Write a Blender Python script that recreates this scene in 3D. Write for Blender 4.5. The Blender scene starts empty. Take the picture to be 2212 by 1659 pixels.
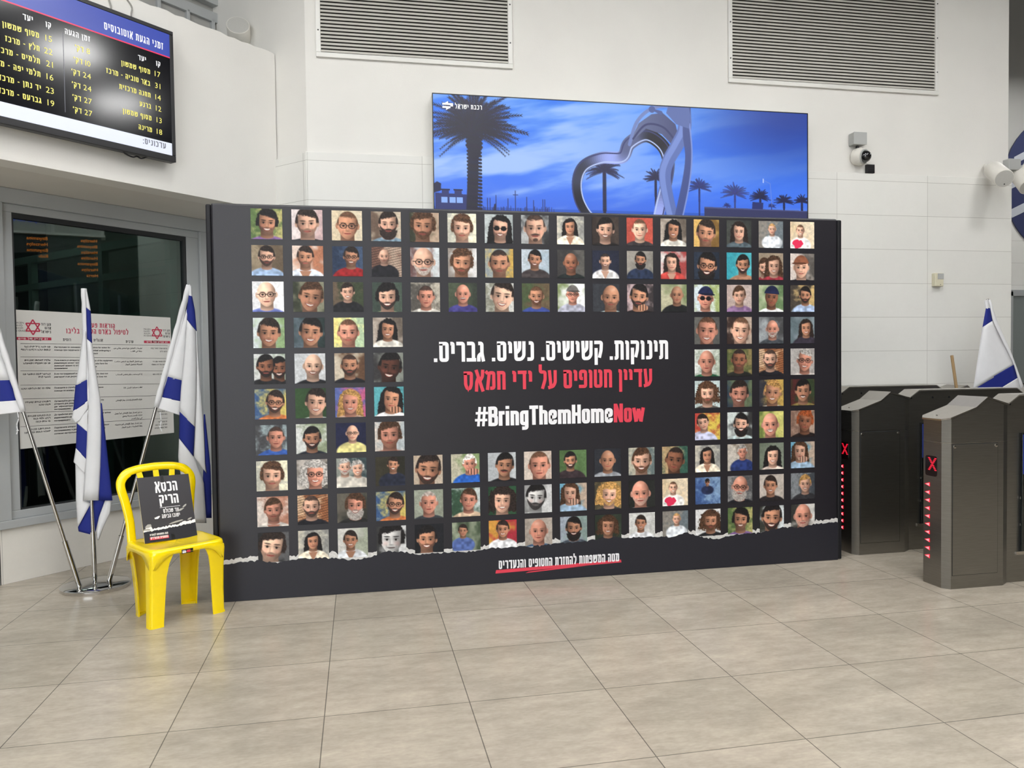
import bpy, math, random
import numpy as np
from mathutils import Vector, Matrix

# ------------------------------------------------------------------ camera, world, light, exposure
SC = bpy.context.scene
COL = SC.collection
W, H, FPX = 2212.0, 1659.0, 1672.0
YAW, PIT, ROL = 0.1955, 0.0288, 0.0129
CAM = Vector((0, 0, 1.442))
_f = Vector((math.sin(YAW) * math.cos(PIT), math.cos(YAW) * math.cos(PIT), -math.sin(PIT)))
_r = Vector((math.cos(YAW), -math.sin(YAW), 0))
_d = _f.cross(_r)
_r2 = _r * math.cos(ROL) + _d * math.sin(ROL)
_d2 = _d * math.cos(ROL) - _r * math.sin(ROL)
cd = bpy.data.cameras.new('camera')
cam = bpy.data.objects.new('camera', cd)
COL.objects.link(cam)
cd.sensor_width = 36
cd.lens = FPX / W * 36
cd.clip_end = 100
cam.matrix_world = Matrix(((_r2.x, -_d2.x, -_f.x, CAM.x), (_r2.y, -_d2.y, -_f.y, CAM.y), (_r2.z, -_d2.z, -_f.z, CAM.z), (0, 0, 0, 1)))
SC.camera = cam
SC.view_settings.view_transform = 'Standard'
SC.view_settings.look = 'None'
SC.view_settings.gamma = 1
SC.view_settings.use_curve_mapping = False
SC.view_settings.exposure = 0.0
world = bpy.data.worlds.new('world')
SC.world = world
world.use_nodes = True
world.node_tree.nodes['Background'].inputs[0].default_value = (1.0, 0.985, 0.96, 1)
world.node_tree.nodes['Background'].inputs[1].default_value = 0.5
LAMP = 39.0          # emission of the ceiling light panels
LAMP_Z = 5.2
DAY = 6.0             # daylight in the glazed entrance behind the viewer


def ray(x, y):
    return (_r2 * ((x - W / 2) / FPX) + _d2 * ((y - H / 2) / FPX) + _f)


def onplane(x, y, p0, n):
    d = ray(x, y)
    n = Vector(n)
    return CAM + d * ((Vector(p0) - CAM).dot(n) / d.dot(n))


def on_y(x, y, Y):
    return onplane(x, y, (0, Y, 0), (0, 1, 0))


# ------------------------------------------------------------------ materials
def hexlin(h):
    if isinstance(h, (tuple, list)):
        return h
    c = [int(h[i:i + 2], 16) / 255 for i in (0, 2, 4)]
    return tuple(v / 12.92 if v <= .04045 else ((v + .055) / 1.055) ** 2.4 for v in c)


def mat(name, color, rough=.6, metal=0., spec=.5, emit=None, es=0., noise=0., nscale=20., bump=0., bscale=80., stretch=None, sheen=0., coat=0.):
    m = bpy.data.materials.new(name)
    m.use_nodes = True
    nt = m.node_tree
    b = nt.nodes['Principled BSDF']
    c = hexlin(color)
    b.inputs['Base Color'].default_value = (*c, 1)
    b.inputs['Roughness'].default_value = rough
    b.inputs['Metallic'].default_value = metal
    b.inputs['Specular IOR Level'].default_value = spec
    b.inputs['Sheen Weight'].default_value = sheen
    b.inputs['Coat Weight'].default_value = coat
    if emit:
        b.inputs['Emission Color'].default_value = (*hexlin(emit), 1)
        b.inputs['Emission Strength'].default_value = es
    tc = None
    if noise or bump:
        tc = nt.nodes.new('ShaderNodeTexCoord')
        mp = nt.nodes.new('ShaderNodeMapping')
        nt.links.new(tc.outputs['Object'], mp.inputs[0])
        if stretch:
            mp.inputs['Scale'].default_value = stretch
    if noise:
        n = nt.nodes.new('ShaderNodeTexNoise')
        n.inputs['Scale'].default_value = nscale
        n.inputs['Detail'].default_value = 6
        nt.links.new(mp.outputs[0], n.inputs['Vector'])
        r = nt.nodes.new('ShaderNodeMapRange')
        r.inputs['From Min'].default_value = .3
        r.inputs['From Max'].default_value = .7
        r.inputs['To Min'].default_value = 1 - noise
        r.inputs['To Max'].default_value = 1 + noise
        nt.links.new(n.outputs['Fac'], r.inputs['Value'])
        mx = nt.nodes.new('ShaderNodeMix')
        mx.data_type = 'RGBA'
        mx.blend_type = 'MULTIPLY'
        mx.inputs[0].default_value = 1
        mx.inputs[6].default_value = (*c, 1)
        nt.links.new(r.outputs[0], mx.inputs[7])
        nt.links.new(mx.outputs[2], b.inputs['Base Color'])
    if bump:
        n = nt.nodes.new('ShaderNodeTexNoise')
        n.inputs['Scale'].default_value = bscale
        n.inputs['Detail'].default_value = 4
        nt.links.new(mp.outputs[0], n.inputs['Vector'])
        bp = nt.nodes.new('ShaderNodeBump')
        bp.inputs['Strength'].default_value = bump
        bp.inputs['Distance'].default_value = .004
        nt.links.new(n.outputs['Fac'], bp.inputs['Height'])
        nt.links.new(bp.outputs[0], b.inputs['Normal'])
    return m


def print_mat(name, rough=.6, emit=0., spec=.3):
    """a printed or backlit picture: colours come from the mesh's own colour attribute"""
    m = bpy.data.materials.new(name)
    m.use_nodes = True
    nt = m.node_tree
    b = nt.nodes['Principled BSDF']
    a = nt.nodes.new('ShaderNodeAttribute')
    a.attribute_name = 'Col'
    b.inputs['Roughness'].default_value = rough
    b.inputs['Specular IOR Level'].default_value = spec
    if emit:
        b.inputs['Base Color'].default_value = (.02, .02, .03, 1)
        nt.links.new(a.outputs['Color'], b.inputs['Emission Color'])
        b.inputs['Emission Strength'].default_value = emit
    else:
        nt.links.new(a.outputs['Color'], b.inputs['Base Color'])
    return m


def tiles_mat(name, c1, c2, mortar, bw, bh, msize, off, rough, plane='xy', var=.1, nst=(1, 1, 1), nscale=3., bump=.15, spec=.5):
    m = bpy.data.materials.new(name)
    m.use_nodes = True
    nt = m.node_tree
    b = nt.nodes['Principled BSDF']
    b.inputs['Roughness'].default_value = rough
    b.inputs['Specular IOR Level'].default_value = spec
    tc = nt.nodes.new('ShaderNodeTexCoord')
    sp = nt.nodes.new('ShaderNodeSeparateXYZ')
    cb = nt.nodes.new('ShaderNodeCombineXYZ')
    nt.links.new(tc.outputs['Object'], sp.inputs[0])
    for k, ax in enumerate(plane):
        ad = nt.nodes.new('ShaderNodeMath')
        ad.operation = 'SUBTRACT'
        ad.inputs[1].default_value = off[k]
        nt.links.new(sp.outputs['XYZ'.index(ax.upper())], ad.inputs[0])
        nt.links.new(ad.outputs[0], cb.inputs[k])
    br = nt.nodes.new('ShaderNodeTexBrick')
    br.offset = 0
    br.inputs['Scale'].default_value = 1
    br.inputs['Brick Width'].default_value = bw
    br.inputs['Row Height'].default_value = bh
    br.inputs['Mortar Size'].default_value = msize
    br.inputs['Mortar Smooth'].default_value = .2
    br.inputs['Color1'].default_value = (*hexlin(c1), 1)
    br.inputs['Color2'].default_value = (*hexlin(c2), 1)
    br.inputs['Mortar'].default_value = (*hexlin(mortar), 1)
    nt.links.new(cb.outputs[0], br.inputs['Vector'])
    mp = nt.nodes.new('ShaderNodeMapping')
    mp.inputs['Scale'].default_value = nst
    nt.links.new(tc.outputs['Object'], mp.inputs[0])
    fac = None
    for sc, amt in ((nscale, var), (nscale * 6, var * .7), (nscale * 26, var * .5)):
        n = nt.nodes.new('ShaderNodeTexNoise')
        n.inputs['Scale'].default_value = sc
        n.inputs['Detail'].default_value = 5
        n.inputs['Roughness'].default_value = .6
        nt.links.new(mp.outputs[0], n.inputs['Vector'])
        r = nt.nodes.new('ShaderNodeMapRange')
        r.inputs['From Min'].default_value = .3
        r.inputs['From Max'].default_value = .7
        r.inputs['To Min'].default_value = 1 - amt
        r.inputs['To Max'].default_value = 1 + amt
        nt.links.new(n.outputs['Fac'], r.inputs['Value'])
        if fac is None:
            fac = r.outputs[0]
        else:
            mu = nt.nodes.new('ShaderNodeMath')
            mu.operation = 'MULTIPLY'
            nt.links.new(fac, mu.inputs[0])
            nt.links.new(r.outputs[0], mu.inputs[1])
            fac = mu.outputs[0]
    mx = nt.nodes.new('ShaderNodeMix')
    mx.data_type = 'RGBA'
    mx.blend_type = 'MULTIPLY'
    mx.inputs[0].default_value = 1
    nt.links.new(br.outputs['Color'], mx.inputs[6])
    nt.links.new(fac, mx.inputs[7])
    nt.links.new(mx.outputs[2], b.inputs['Base Color'])
    bp = nt.nodes.new('ShaderNodeBump')
    bp.inputs['Strength'].default_value = bump
    bp.inputs['Distance'].default_value = .002
    iv = nt.nodes.new('ShaderNodeMath')
    iv.operation = 'SUBTRACT'
    nt.links.new(fac, iv.inputs[0])
    nt.links.new(br.outputs['Fac'], iv.inputs[1])
    nt.links.new(iv.outputs[0], bp.inputs['Height'])
    nt.links.new(bp.outputs[0], b.inputs['Normal'])
    return m


def glass_mat(name, tint, refl=.16):
    m = bpy.data.materials.new(name)
    m.use_nodes = True
    nt = m.node_tree
    nt.nodes.remove(nt.nodes['Principled BSDF'])
    t = nt.nodes.new('ShaderNodeBsdfTransparent')
    t.inputs[0].default_value = (*tint, 1)
    g = nt.nodes.new('ShaderNodeBsdfGlossy')
    g.inputs['Roughness'].default_value = .01
    g.inputs['Color'].default_value = (.85, .95, .92, 1)
    fr = nt.nodes.new('ShaderNodeFresnel')
    fr.inputs[0].default_value = 1.5
    mu = nt.nodes.new('ShaderNodeMath')
    mu.operation = 'MULTIPLY_ADD'
    mu.inputs[1].default_value = 1.2
    mu.inputs[2].default_value = refl - .05
    nt.links.new(fr.outputs[0], mu.inputs[0])
    mx = nt.nodes.new('ShaderNodeMixShader')
    nt.links.new(mu.outputs[0], mx.inputs[0])
    nt.links.new(t.outputs[0], mx.inputs[1])
    nt.links.new(g.outputs[0], mx.inputs[2])
    nt.links.new(mx.outputs[0], nt.nodes['Material Output'].inputs[0])
    return m


M = {}
M['plaster'] = mat('white_plaster', 'dcdad5', .75, noise=.025, nscale=2.2, bump=.12, bscale=160, spec=.2)
M['plaster_edge'] = mat('plaster_edge', 'd5d3ce', .85, noise=.05, nscale=8, bump=.5, bscale=60, spec=.2)
M['grey_paint'] = mat('grey_paint', 'a9a8a4', .8, noise=.03, nscale=3, spec=.2)
M['soffit'] = mat('soffit_paint', 'd2cec8', .8, noise=.02, nscale=3, spec=.2)
M['cladding'] = tiles_mat('white_wall_cladding', 'dfded9', 'dad9d4', 'a5a29c', .8975, .2985, .0016, (4.1045, 2.987 - 20 * .2985), .45, 'xz', var=.012, nscale=2, bump=.02, spec=.3)
M['cladding_left'] = tiles_mat('white_wall_panels', 'd9d5cd', 'd4d0c8', 'a5a29c', 1.2, 1.5, .0016, (.02, 0), .6, 'xz', var=.02, nscale=2, bump=.02, spec=.3)
M['floor'] = tiles_mat('floor_tiles', 'b0a698', 'a79e90', '6a655d', .5997, .5997, .0024, (-1.362 - 30 * .5997, 3.822 - 30 * .5997), .24, 'xy', var=.16, nst=(.5, 1.25, 1), nscale=2.6, bump=.06, spec=.5)
M['alu'] = mat('grey_aluminium', 'b4b7b8', .4, .25, noise=.03, nscale=3)
M['alu_dark'] = mat('dark_gasket', '2a2c2e', .5)
M['white_metal'] = mat('white_enamel', 'd9d8d3', .4)
M['louver_back'] = mat('dark_duct', '2b2825', .8)
M['louver'] = mat('louver_slats', 'c4c1b9', .45, noise=.04, nscale=6)
M['black_plastic'] = mat('black_plastic', '1b1b1e', .35)
M['black_fabric'] = mat('black_banner_fabric', '1a181f', .4, spec=.5, noise=.05, nscale=150, bump=.2, bscale=350)
M['banner_edge'] = mat('black_banner_edge', '17171b', .55, spec=.3)
M['navy_print'] = mat('navy_print', '1d1d26', .5, spec=.45, noise=.05, nscale=90)
M['torn'] = mat('torn_paper_print', 'cfcdca', .7, noise=.16, nscale=70)
M['white_print'] = mat('white_print', 'ecebee', .6)
M['red_print'] = mat('red_print', 'd83a4e', .6)
M['photo'] = print_mat('printed_portraits', .55)
M['steel'] = mat('brushed_steel', '94928d', .33, 1., noise=.06, nscale=9, bump=.05, bscale=60, stretch=(1, 1, 14))
M['steel_bright'] = mat('polished_steel_edge', 'c3beb6', .25, 1.)
M['steel_top'] = mat('satin_steel_lid', 'bbb7b0', .4, .9, noise=.03, nscale=20)
M['chrome'] = mat('chrome', 'cccbc9', .08, 1.)
M['pole'] = mat('satin_pole_metal', 'bdb9b3', .25, 1.)
M['yellow'] = mat('yellow_plastic', 'fbdc00', .22, spec=.55, noise=.02, nscale=4, coat=.25)
M['white_cloth'] = mat('white_flag_cloth', 'dcdcde', .75, spec=.2, bump=.25, bscale=26, noise=.02, nscale=12)
M['blue_cloth'] = mat('blue_flag_cloth', '202b7c', .7, spec=.25, bump=.25, bscale=26)
M['grey_plastic'] = mat('grey_plastic', 'a9aaa8', .5)
M['cream_plastic'] = mat('cream_plastic', 'd2ccb4', .5)
M['white_plastic'] = mat('white_plastic', 'dad7cf', .45)
M['speaker_grey'] = mat('speaker_mesh', 'b3b2ad', .6, noise=.05, nscale=200)
M['dome'] = mat('smoked_dome', '17181a', .06, coat=.6)
M['red_led'] = mat('red_led', '400008', .5, emit='ff1a38', es=1.5)
M['pink_led'] = mat('pink_led_core', '601018', .5, emit='ff9aa0', es=1.5)
M['led_window'] = mat('dark_led_window', '180507', .2)
M['orange_led'] = mat('orange_led', '301000', .5, emit='ff8a2a', es=2.6)
M['blue_led'] = mat('blue_led_text', '0a1040', .5, emit='5c78ff', es=1.4)
M['screen_black'] = mat('screen_black', '08080b', .13, spec=.5, emit='10121a', es=.3)
M['screen_blue'] = mat('screen_blue', '10184a', .3, spec=.6, emit='2e46ae', es=.85)
M['screen_red'] = mat('screen_red', '400010', .3, emit='f0305c', es=1.)
M['screen_white'] = mat('screen_white', '808080', .3, emit='dfe6fb', es=.85)
M['screen_yellow'] = mat('screen_yellow_text', '404000', .3, emit='fff27a', es=1.)
M['screen_text'] = mat('screen_white_text', '505050', .3, emit='ffffff', es=.95)
M['screen_grey'] = mat('screen_grey_line', '303030', .3, emit='8a8c98', es=.6)
M['paper'] = mat('poster_paper', 'd6d4cf', .5, noise=.015, nscale=4)
M['ink'] = mat('black_ink', '2a2a2c', .6)
M['poster_red'] = mat('poster_red_ink', 'b82d4b', .6)
M['sign_black'] = mat('sign_board_print', '363438', .35, spec=.5)
M['foam'] = mat('foam_board_edge', 'd8c9a0', .7)
M['tape'] = mat('clear_tape', 'b5b3ae', .08, spec=.9)
M['black_tape'] = mat('black_tape', '121212', .3)
M['wood'] = mat('bare_wood', '9a7d55', .6, noise=.15, nscale=12, stretch=(8, 8, 1))
M['blue_sticker'] = mat('blue_sticker', '25357f', .35)
M['room_dark'] = mat('dark_room_paint', '43504c', .8)
M['room_black'] = mat('black_room_furniture', '0d0f10', .6)
M['room_frame'] = mat('pale_green_frame', 'c9d6d0', .5)
M['glass'] = glass_mat('tinted_window_glass', (.5, .6, .57), .1)
M['flap_glass'] = glass_mat('gate_flap_glass', (.45, .55, .6), .1)
M['lightbox'] = print_mat('backlit_picture', .3, emit=1.0)
M['lamp'] = mat('lamp_diffuser', 'ffffff', .5, emit=(.975, .973, .962), es=LAMP)
M['daylight'] = mat('daylight_glazing', '202428', .1, emit=(.92, .97, 1.), es=DAY)
M['room_lamp'] = mat('room_tube_lamp', 'ffffff', .5, emit=(.85, 1., .93), es=9.)
M['ceiling'] = mat('ceiling_paint', '66645f', .9)
M['hall'] = mat('hall_wall_paint', '4f4d4a', .9)
M['navy_sign'] = mat('navy_sign_paint', '343a5c', .5)
M['pale_sign'] = mat('pale_sign_paint', 'b5b9c0', .5)
M['door_grey'] = mat('grey_door_paint', '7c8281', .5)
M['cable'] = mat('grey_cable', '8f8d88', .6)


# ------------------------------------------------------------------ mesh helpers
class MB:
    def __init__(s):
        s.v, s.f, s.m, s.mats = [], [], [], []

    def mi(s, m):
        if m not in s.mats:
            s.mats.append(m)
        return s.mats.index(m)

    def add(s, vs, fs, m):
        k = len(s.v)
        i = s.mi(m)
        s.v += [tuple(v) for v in vs]
        for f in fs:
            s.f.append([k + a for a in f])
            s.m.append(i)
        return s

    def box(s, x0, x1, y0, y1, z0, z1, m):
        v = [(x, y, z) for z in (z0, z1) for y in (y0, y1) for x in (x0, x1)]
        return s.add(v, [(0, 2, 3, 1), (4, 5, 7, 6), (0, 1, 5, 4), (2, 6, 7, 3), (0, 4, 6, 2), (1, 3, 7, 5)], m)

    def quad(s, a, b, c, d, m):
        return s.add([a, b, c, d], [(0, 1, 2, 3)], m)

    def prism(s, pts, y0, y1, m, axes='xz'):
        """extrude a polygon given in two axes along the third"""
        n = len(pts)

        def P(p, t):
            q = {axes[0]: p[0], axes[1]: p[1]}
            r = [c for c in 'xyz' if c not in q][0]
            q[r] = t
            return (q['x'], q['y'], q['z'])
        v = [P(p, y0) for p in pts] + [P(p, y1) for p in pts]
        f = [tuple(range(n))[::-1], tuple(range(n, 2 * n))]
        f += [(i, (i + 1) % n, n + (i + 1) % n, n + i) for i in range(n)]
        return s.add(v, f, m)

    def tube(s, pts, r, m, n=14, cap=True, r1=None):
        """round tube along a list of points"""
        pts = [Vector(p) for p in pts]
        rings = []
        for i, p in enumerate(pts):
            t = (pts[min(i + 1, len(pts) - 1)] - pts[max(i - 1, 0)]).normalized()
            a = t.cross(Vector((0, 0, 1)))
            if a.length < 1e-3:
                a = t.cross(Vector((0, 1, 0)))
            a.normalize()
            b = t.cross(a)
            k = i / max(1, len(pts) - 1)
            rr = r if r1 is None else r + (r1 - r) * k
            rings.append([p + a * (rr * math.cos(2 * math.pi * j / n)) + b * (rr * math.sin(2 * math.pi * j / n)) for j in range(n)])
        v = [q for rg in rings for q in rg]
        f = []
        for i in range(len(rings) - 1):
            for j in range(n):
                f.append((i * n + j, i * n + (j + 1) % n, (i + 1) * n + (j + 1) % n, (i + 1) * n + j))
        if cap:
            f.append(tuple(range(n))[::-1])
            f.append(tuple((len(rings) - 1) * n + j for j in range(n)))
        return s.add(v, f, m)

    def lathe(s, prof, m, n=40, c=(0, 0, 0), axis=(0, 0, 1)):
        ax = Vector(axis).normalized()
        q = Vector((0, 0, 1)).rotation_difference(ax)
        c = Vector(c)
        v, f = [], []
        for r, z in prof:
            for j in range(n):
                a = 2 * math.pi * j / n
                v.append(c + q @ Vector((r * math.cos(a), r * math.sin(a), z)))
        for i in range(len(prof) - 1):
            for j in range(n):
                f.append((i * n + j, i * n + (j + 1) % n, (i + 1) * n + (j + 1) % n, (i + 1) * n + j))
        if prof[0][0] > 1e-4:
            f.append(tuple(range(n))[::-1])
        if prof[-1][0] > 1e-4:
            f.append(tuple((len(prof) - 1) * n + j for j in range(n)))
        return s.add(v, f, m)

    def grid(s, rows, m):
        """rows of equal length of points"""
        nr, nc = len(rows), len(rows[0])
        v = [p for r in rows for p in r]
        f = [(i * nc + j, i * nc + j + 1, (i + 1) * nc + j + 1, (i + 1) * nc + j) for i in range(nr - 1) for j in range(nc - 1)]
        return s.add(v, f, m)

    def build(s, name, parent=None, smooth=False, bevel=0., solid=0., kind=None, sub=0):
        me = bpy.data.meshes.new(name)
        me.from_pydata(s.v, [], s.f)
        for m in s.mats:
            me.materials.append(M[m])
        me.polygons.foreach_set('material_index', s.m)
        me.update()
        o = bpy.data.objects.new(name, me)
        COL.objects.link(o)
        if parent is not None:
            o.parent = parent
        if solid:
            k = o.modifiers.new('solid', 'SOLIDIFY')
            k.thickness = solid
            k.offset = 0
        if bevel:
            k = o.modifiers.new('bevel', 'BEVEL')
            k.width = bevel
            k.segments = 2
            k.limit_method = 'ANGLE'
            k.angle_limit = math.radians(35)
        if sub:
            k = o.modifiers.new('sub', 'SUBSURF')
            k.levels = k.render_levels = sub
        if smooth:
            me.polygons.foreach_set('use_smooth', [True] * len(me.polygons))
            if smooth != 2:
                me.set_sharp_from_angle(angle=math.radians(40))
        if kind:
            o['kind'] = kind
        return o


def thing(name, label, cat, loc=(0, 0, 0), rz=0., group=None):
    o = bpy.data.objects.new(name, None)
    o.empty_display_size = .1
    COL.objects.link(o)
    o.location = loc
    o.rotation_euler = (0, 0, rz)
    return tag(o, label, cat, group)


def tag(o, label, cat, group=None):
    o['label'] = label
    o['category'] = cat
    if group:
        o['group'] = group
    return o


def struct(mb, name, **k):
    return mb.build(name, kind='structure', **k)


# ------------------------------------------------------------------ lettering
_tcache = {}


def glyphs(s):
    if s not in _tcache:
        c = bpy.data.curves.new('t', 'FONT')
        c.body = s
        c.resolution_u = 2
        o = bpy.data.objects.new('t', c)
        COL.objects.link(o)
        bpy.context.view_layer.update()
        ev = o.evaluated_get(bpy.context.evaluated_depsgraph_get())
        me = ev.to_mesh()
        _tcache[s] = ([v.co.copy() for v in me.vertices], [tuple(p.vertices) for p in me.polygons])
        ev.to_mesh_clear()
        bpy.data.objects.remove(o)
        bpy.data.curves.remove(c)
    return _tcache[s]


def rtl(s):
    """visual order of a right-to-left line; runs of digits keep their order"""
    out, run = [], ''
    for ch in s:
        if ch.isdigit():
            run += ch
        else:
            if run:
                out.append(run)
                run = ''
            out.append(ch)
    if run:
        out.append(run)
    return ''.join(reversed(out))


def txt(mb, s, x, z, h, m, align='R', y=0., width=None, bold=0., heb=True, slant=0., ref=.592):
    """flat lettering in the xz plane facing -y; h = letter height"""
    if heb and any(c in HEB and c not in ' .' for c in s):
        return strokes_line(mb, s, x, z, h, m, align, y, width)
    vs, fs = glyphs(rtl(s) if heb else s)
    if not vs:
        return
    x0, x1 = min(v.x for v in vs), max(v.x for v in vs)
    k = h / ref
    kx = k if width is None else width / (x1 - x0)
    w = (x1 - x0) * kx
    ox = x - w if align == 'R' else (x - w / 2 if align == 'C' else x)
    for i, (dx, dz) in enumerate([(0, 0)] if not bold else [(-bold, 0), (bold, 0), (0, bold), (0, -bold)]):
        mb.add([(ox + (v.x - x0) * kx + dx + slant * v.y * k, y - i * .00008, z + v.y * k + dz) for v in vs], [f[::1] for f in fs], m)


# heavy condensed display lettering drawn as strokes: letter height 1, y up, baseline 0
HEB = {
    'א': (.52, [[(.08, 1.08), (.46, -.08)], [(.45, 1.08), (.43, .72), (.3, .5)], [(.09, -.08), (.11, .42), (.2, .66)]]),
    'ב': (.5, [[(.03, .91), (.36, .91), (.36, .09)], [(.0, .09), (.5, .09)]]),
    'ג': (.36, [[(.03, .91), (.22, .91), (.22, .4), (.3, -.0)], [(.22, .42), (.05, .3), (.05, -.0)]]),
    'ד': (.5, [[(.0, .91), (.5, .91)], [(.37, .91), (.37, .0)]]),
    'ה': (.48, [[(.0, .91), (.39, .91), (.39, .0)], [(.1, .0), (.1, .6)]]),
    'ו': (.22, [[(.0, .91), (.13, .91), (.13, .0)]]),
    'ז': (.32, [[(.0, .91), (.32, .91)], [(.17, .91), (.15, .0)]]),
    'ח': (.48, [[(.0, .91), (.39, .91), (.39, .0)], [(.1, .91), (.1, .0)]]),
    'ט': (.5, [[(.09, 1.), (.09, .09), (.41, .09), (.41, .91), (.25, .91)]]),
    'י': (.22, [[(.0, .91), (.13, .91), (.13, .4)]]),
    'כ': (.46, [[(.0, .91), (.36, .91), (.36, .09), (.0, .09)]]),
    'ך': (.46, [[(.0, .91), (.37, .91), (.37, -.25)]]),
    'ל': (.44, [[(.09, 1.32), (.09, .91), (.36, .91), (.36, .5), (.2, .0)]]),
    'ם': (.5, [[(.0, .91), (.41, .91), (.41, .09), (.1, .09), (.1, .9)]]),
    'מ': (.54, [[(.24, .09), (.45, .09), (.45, .91), (.2, .91), (.09, .0)], [(.0, 1.), (.12, .86)]]),
    'ן': (.22, [[(.0, .91), (.13, .91), (.13, -.25)]]),
    'נ': (.36, [[(.08, .91), (.27, .91), (.27, .09), (.0, .09)]]),
    'ס': (.52, [[(.0, .91), (.43, .91), (.42, .3), (.34, .09), (.2, .09), (.11, .3), (.1, .9)]]),
    'ע': (.5, [[(.08, 1.), (.16, .16)], [(.41, 1.), (.41, .34), (.3, .13), (.0, .05)]]),
    'פ': (.48, [[(.0, .09), (.39, .09), (.39, .91), (.1, .91), (.1, .52), (.24, .52)]]),
    'ק': (.48, [[(.0, .91), (.4, .91), (.38, .5), (.28, .12)], [(.1, .62), (.1, -.25)]]),
    'ר': (.44, [[(.0, .91), (.36, .91), (.36, .0)]]),
    'ש': (.64, [[(.09, 1.), (.12, .09), (.4, .09), (.54, .25), (.55, 1.)], [(.32, 1.), (.31, .58), (.12, .4)]]),
    'ת': (.52, [[(.0, .91), (.43, .91), (.43, .0)], [(.14, .91), (.14, .09), (.0, .09)]]),
    'ץ': (.46, [[(.12, .95), (.16, -.25)], [(.4, 1.), (.38, .6), (.16, .42)]]),
    'ף': (.48, [[(.1, .5), (.1, .91), (.39, .91), (.39, -.25)], [(.1, .52), (.24, .52)]]),
    'צ': (.48, [[(.06, 1.), (.4, .09), (.0, .09)], [(.42, 1.), (.4, .7), (.24, .5)]]),
    '-': (.34, [[(.03, .5), (.31, .5)]]), ':': (.19, [[(.095, .0), (.095, .18)], [(.095, .6), (.095, .78)]]), "'": (.2, [[(.12, 1.05), (.08, .72)]]), ',': (.19, [[(.11, .12), (.06, -.16)]]),
    '.': (.19, [[(.095, .0), (.095, .18)]]), ' ': (.2, []),
}
LAT = {
    '#': (.6, [[(.16, .0), (.24, 1.)], [(.4, .0), (.48, 1.)], [(.0, .32), (.6, .32)], [(.04, .68), (.64, .68)]]),
    'B': (.46, [[(.09, .0), (.09, 1.)], [(.1, .92), (.36, .92), (.36, .55), (.1, .53)], [(.28, .51), (.38, .48), (.38, .08), (.1, .08)]]),
    'r': (.28, [[(.09, .0), (.09, .76)], [(.1, .6), (.16, .67), (.29, .67)]]),
    'i': (.2, [[(.1, .0), (.1, .76)], [(.1, .86), (.1, 1.02)]]),
    'n': (.42, [[(.09, .0), (.09, .76)], [(.1, .67), (.33, .67), (.33, .0)]]),
    'g': (.42, [[(.33, .76), (.33, -.16), (.1, -.16)], [(.33, .67), (.09, .67), (.09, .08), (.32, .08)]]),
    'T': (.44, [[(.0, .92), (.44, .92)], [(.22, .91), (.22, .0)]]),
    'h': (.42, [[(.09, .0), (.09, 1.)], [(.1, .67), (.33, .67), (.33, .0)]]),
    'e': (.42, [[(.1, .38), (.33, .38), (.33, .68), (.09, .68), (.09, .08), (.33, .08), (.33, .24)]]),
    'm': (.66, [[(.09, .0), (.09, .76)], [(.1, .67), (.33, .67), (.33, .0)], [(.34, .67), (.57, .67), (.57, .0)]]),
    'H': (.46, [[(.09, .0), (.09, 1.)], [(.37, .0), (.37, 1.)], [(.1, .5), (.36, .5)]]),
    'o': (.42, [[(.2, .68), (.33, .68), (.33, .08), (.09, .08), (.09, .68), (.21, .68)]]),
    'N': (.48, [[(.09, .0), (.09, 1.)], [(.39, .0), (.39, 1.)], [(.1, .96), (.38, .04)]]),
    'w': (.6, [[(.05, .76), (.17, .0)], [(.17, .04), (.3, .7)], [(.3, .7), (.42, .04)], [(.42, .0), (.55, .76)]]),
}


def stroke(mb, pts, t, m, y, tf, rad=.0):
    """flat ribbon of width t along a polyline in glyph space; tf maps to (x, z)"""
    P = [Vector((a, b)) for a, b in pts]
    if rad and len(P) > 2:
        Q = [P[0]]
        for i in range(1, len(P) - 1):
            a, b, c = P[i - 1], P[i], P[i + 1]
            r = min(rad, (a - b).length * .5, (c - b).length * .5)
            p, q = b + (a - b).normalized() * r, b + (c - b).normalized() * r
            for k in range(5):
                s = k / 4
                Q.append(p * (1 - s) ** 2 + b * 2 * s * (1 - s) + q * s * s)
        P = Q + [P[-1]]
    L, R = [], []
    for i, p in enumerate(P):
        d0 = (p - P[i - 1]).normalized() if i else (P[1] - p).normalized()
        d1 = (P[i + 1] - p).normalized() if i < len(P) - 1 else d0
        n = Vector((-(d0 + d1).y, (d0 + d1).x))
        n = n.normalized() if n.length > 1e-6 else Vector((-d0.y, d0.x))
        c = max(.45, n.dot(Vector((-d0.y, d0.x))))
        L.append(p + n * (t / 2 / c))
        R.append(p - n * (t / 2 / c))
    v = []
    for a, b in zip(L, R):
        for q in (a, b):
            x, z = tf(q)
            v.append((x, y, z))
    mb.add(v, [(2 * i, 2 * i + 1, 2 * i + 3, 2 * i + 2) for i in range(len(P) - 1)], m)


def display(mb, s, x0, x1, z, h, m, y, heb=True, t=.18, gap=.09, slope=0., split=None, m2=None):
    """one line of display lettering fitted between x0 and x1, cap height h"""
    G = HEB if heb else LAT
    seq = list(s)[::-1] if heb else list(s)
    tot = sum(G[c][0] for c in seq) + gap * (len(seq) - 1)
    kx = (x1 - x0) / tot
    x = 0.
    for n, c in enumerate(seq):
        w, strokes = G[c]
        for i, st in enumerate(strokes):
            mm = m if split is None or n < split else m2
            stroke(mb, st, t * (.72 if c == '#' else 1), mm, y - .0001 * (i + 1), lambda q: (x0 + (x + q.x) * kx, z + q.y * h + slope * (x + q.x) * kx), rad=.09)
        x += w + gap


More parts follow.
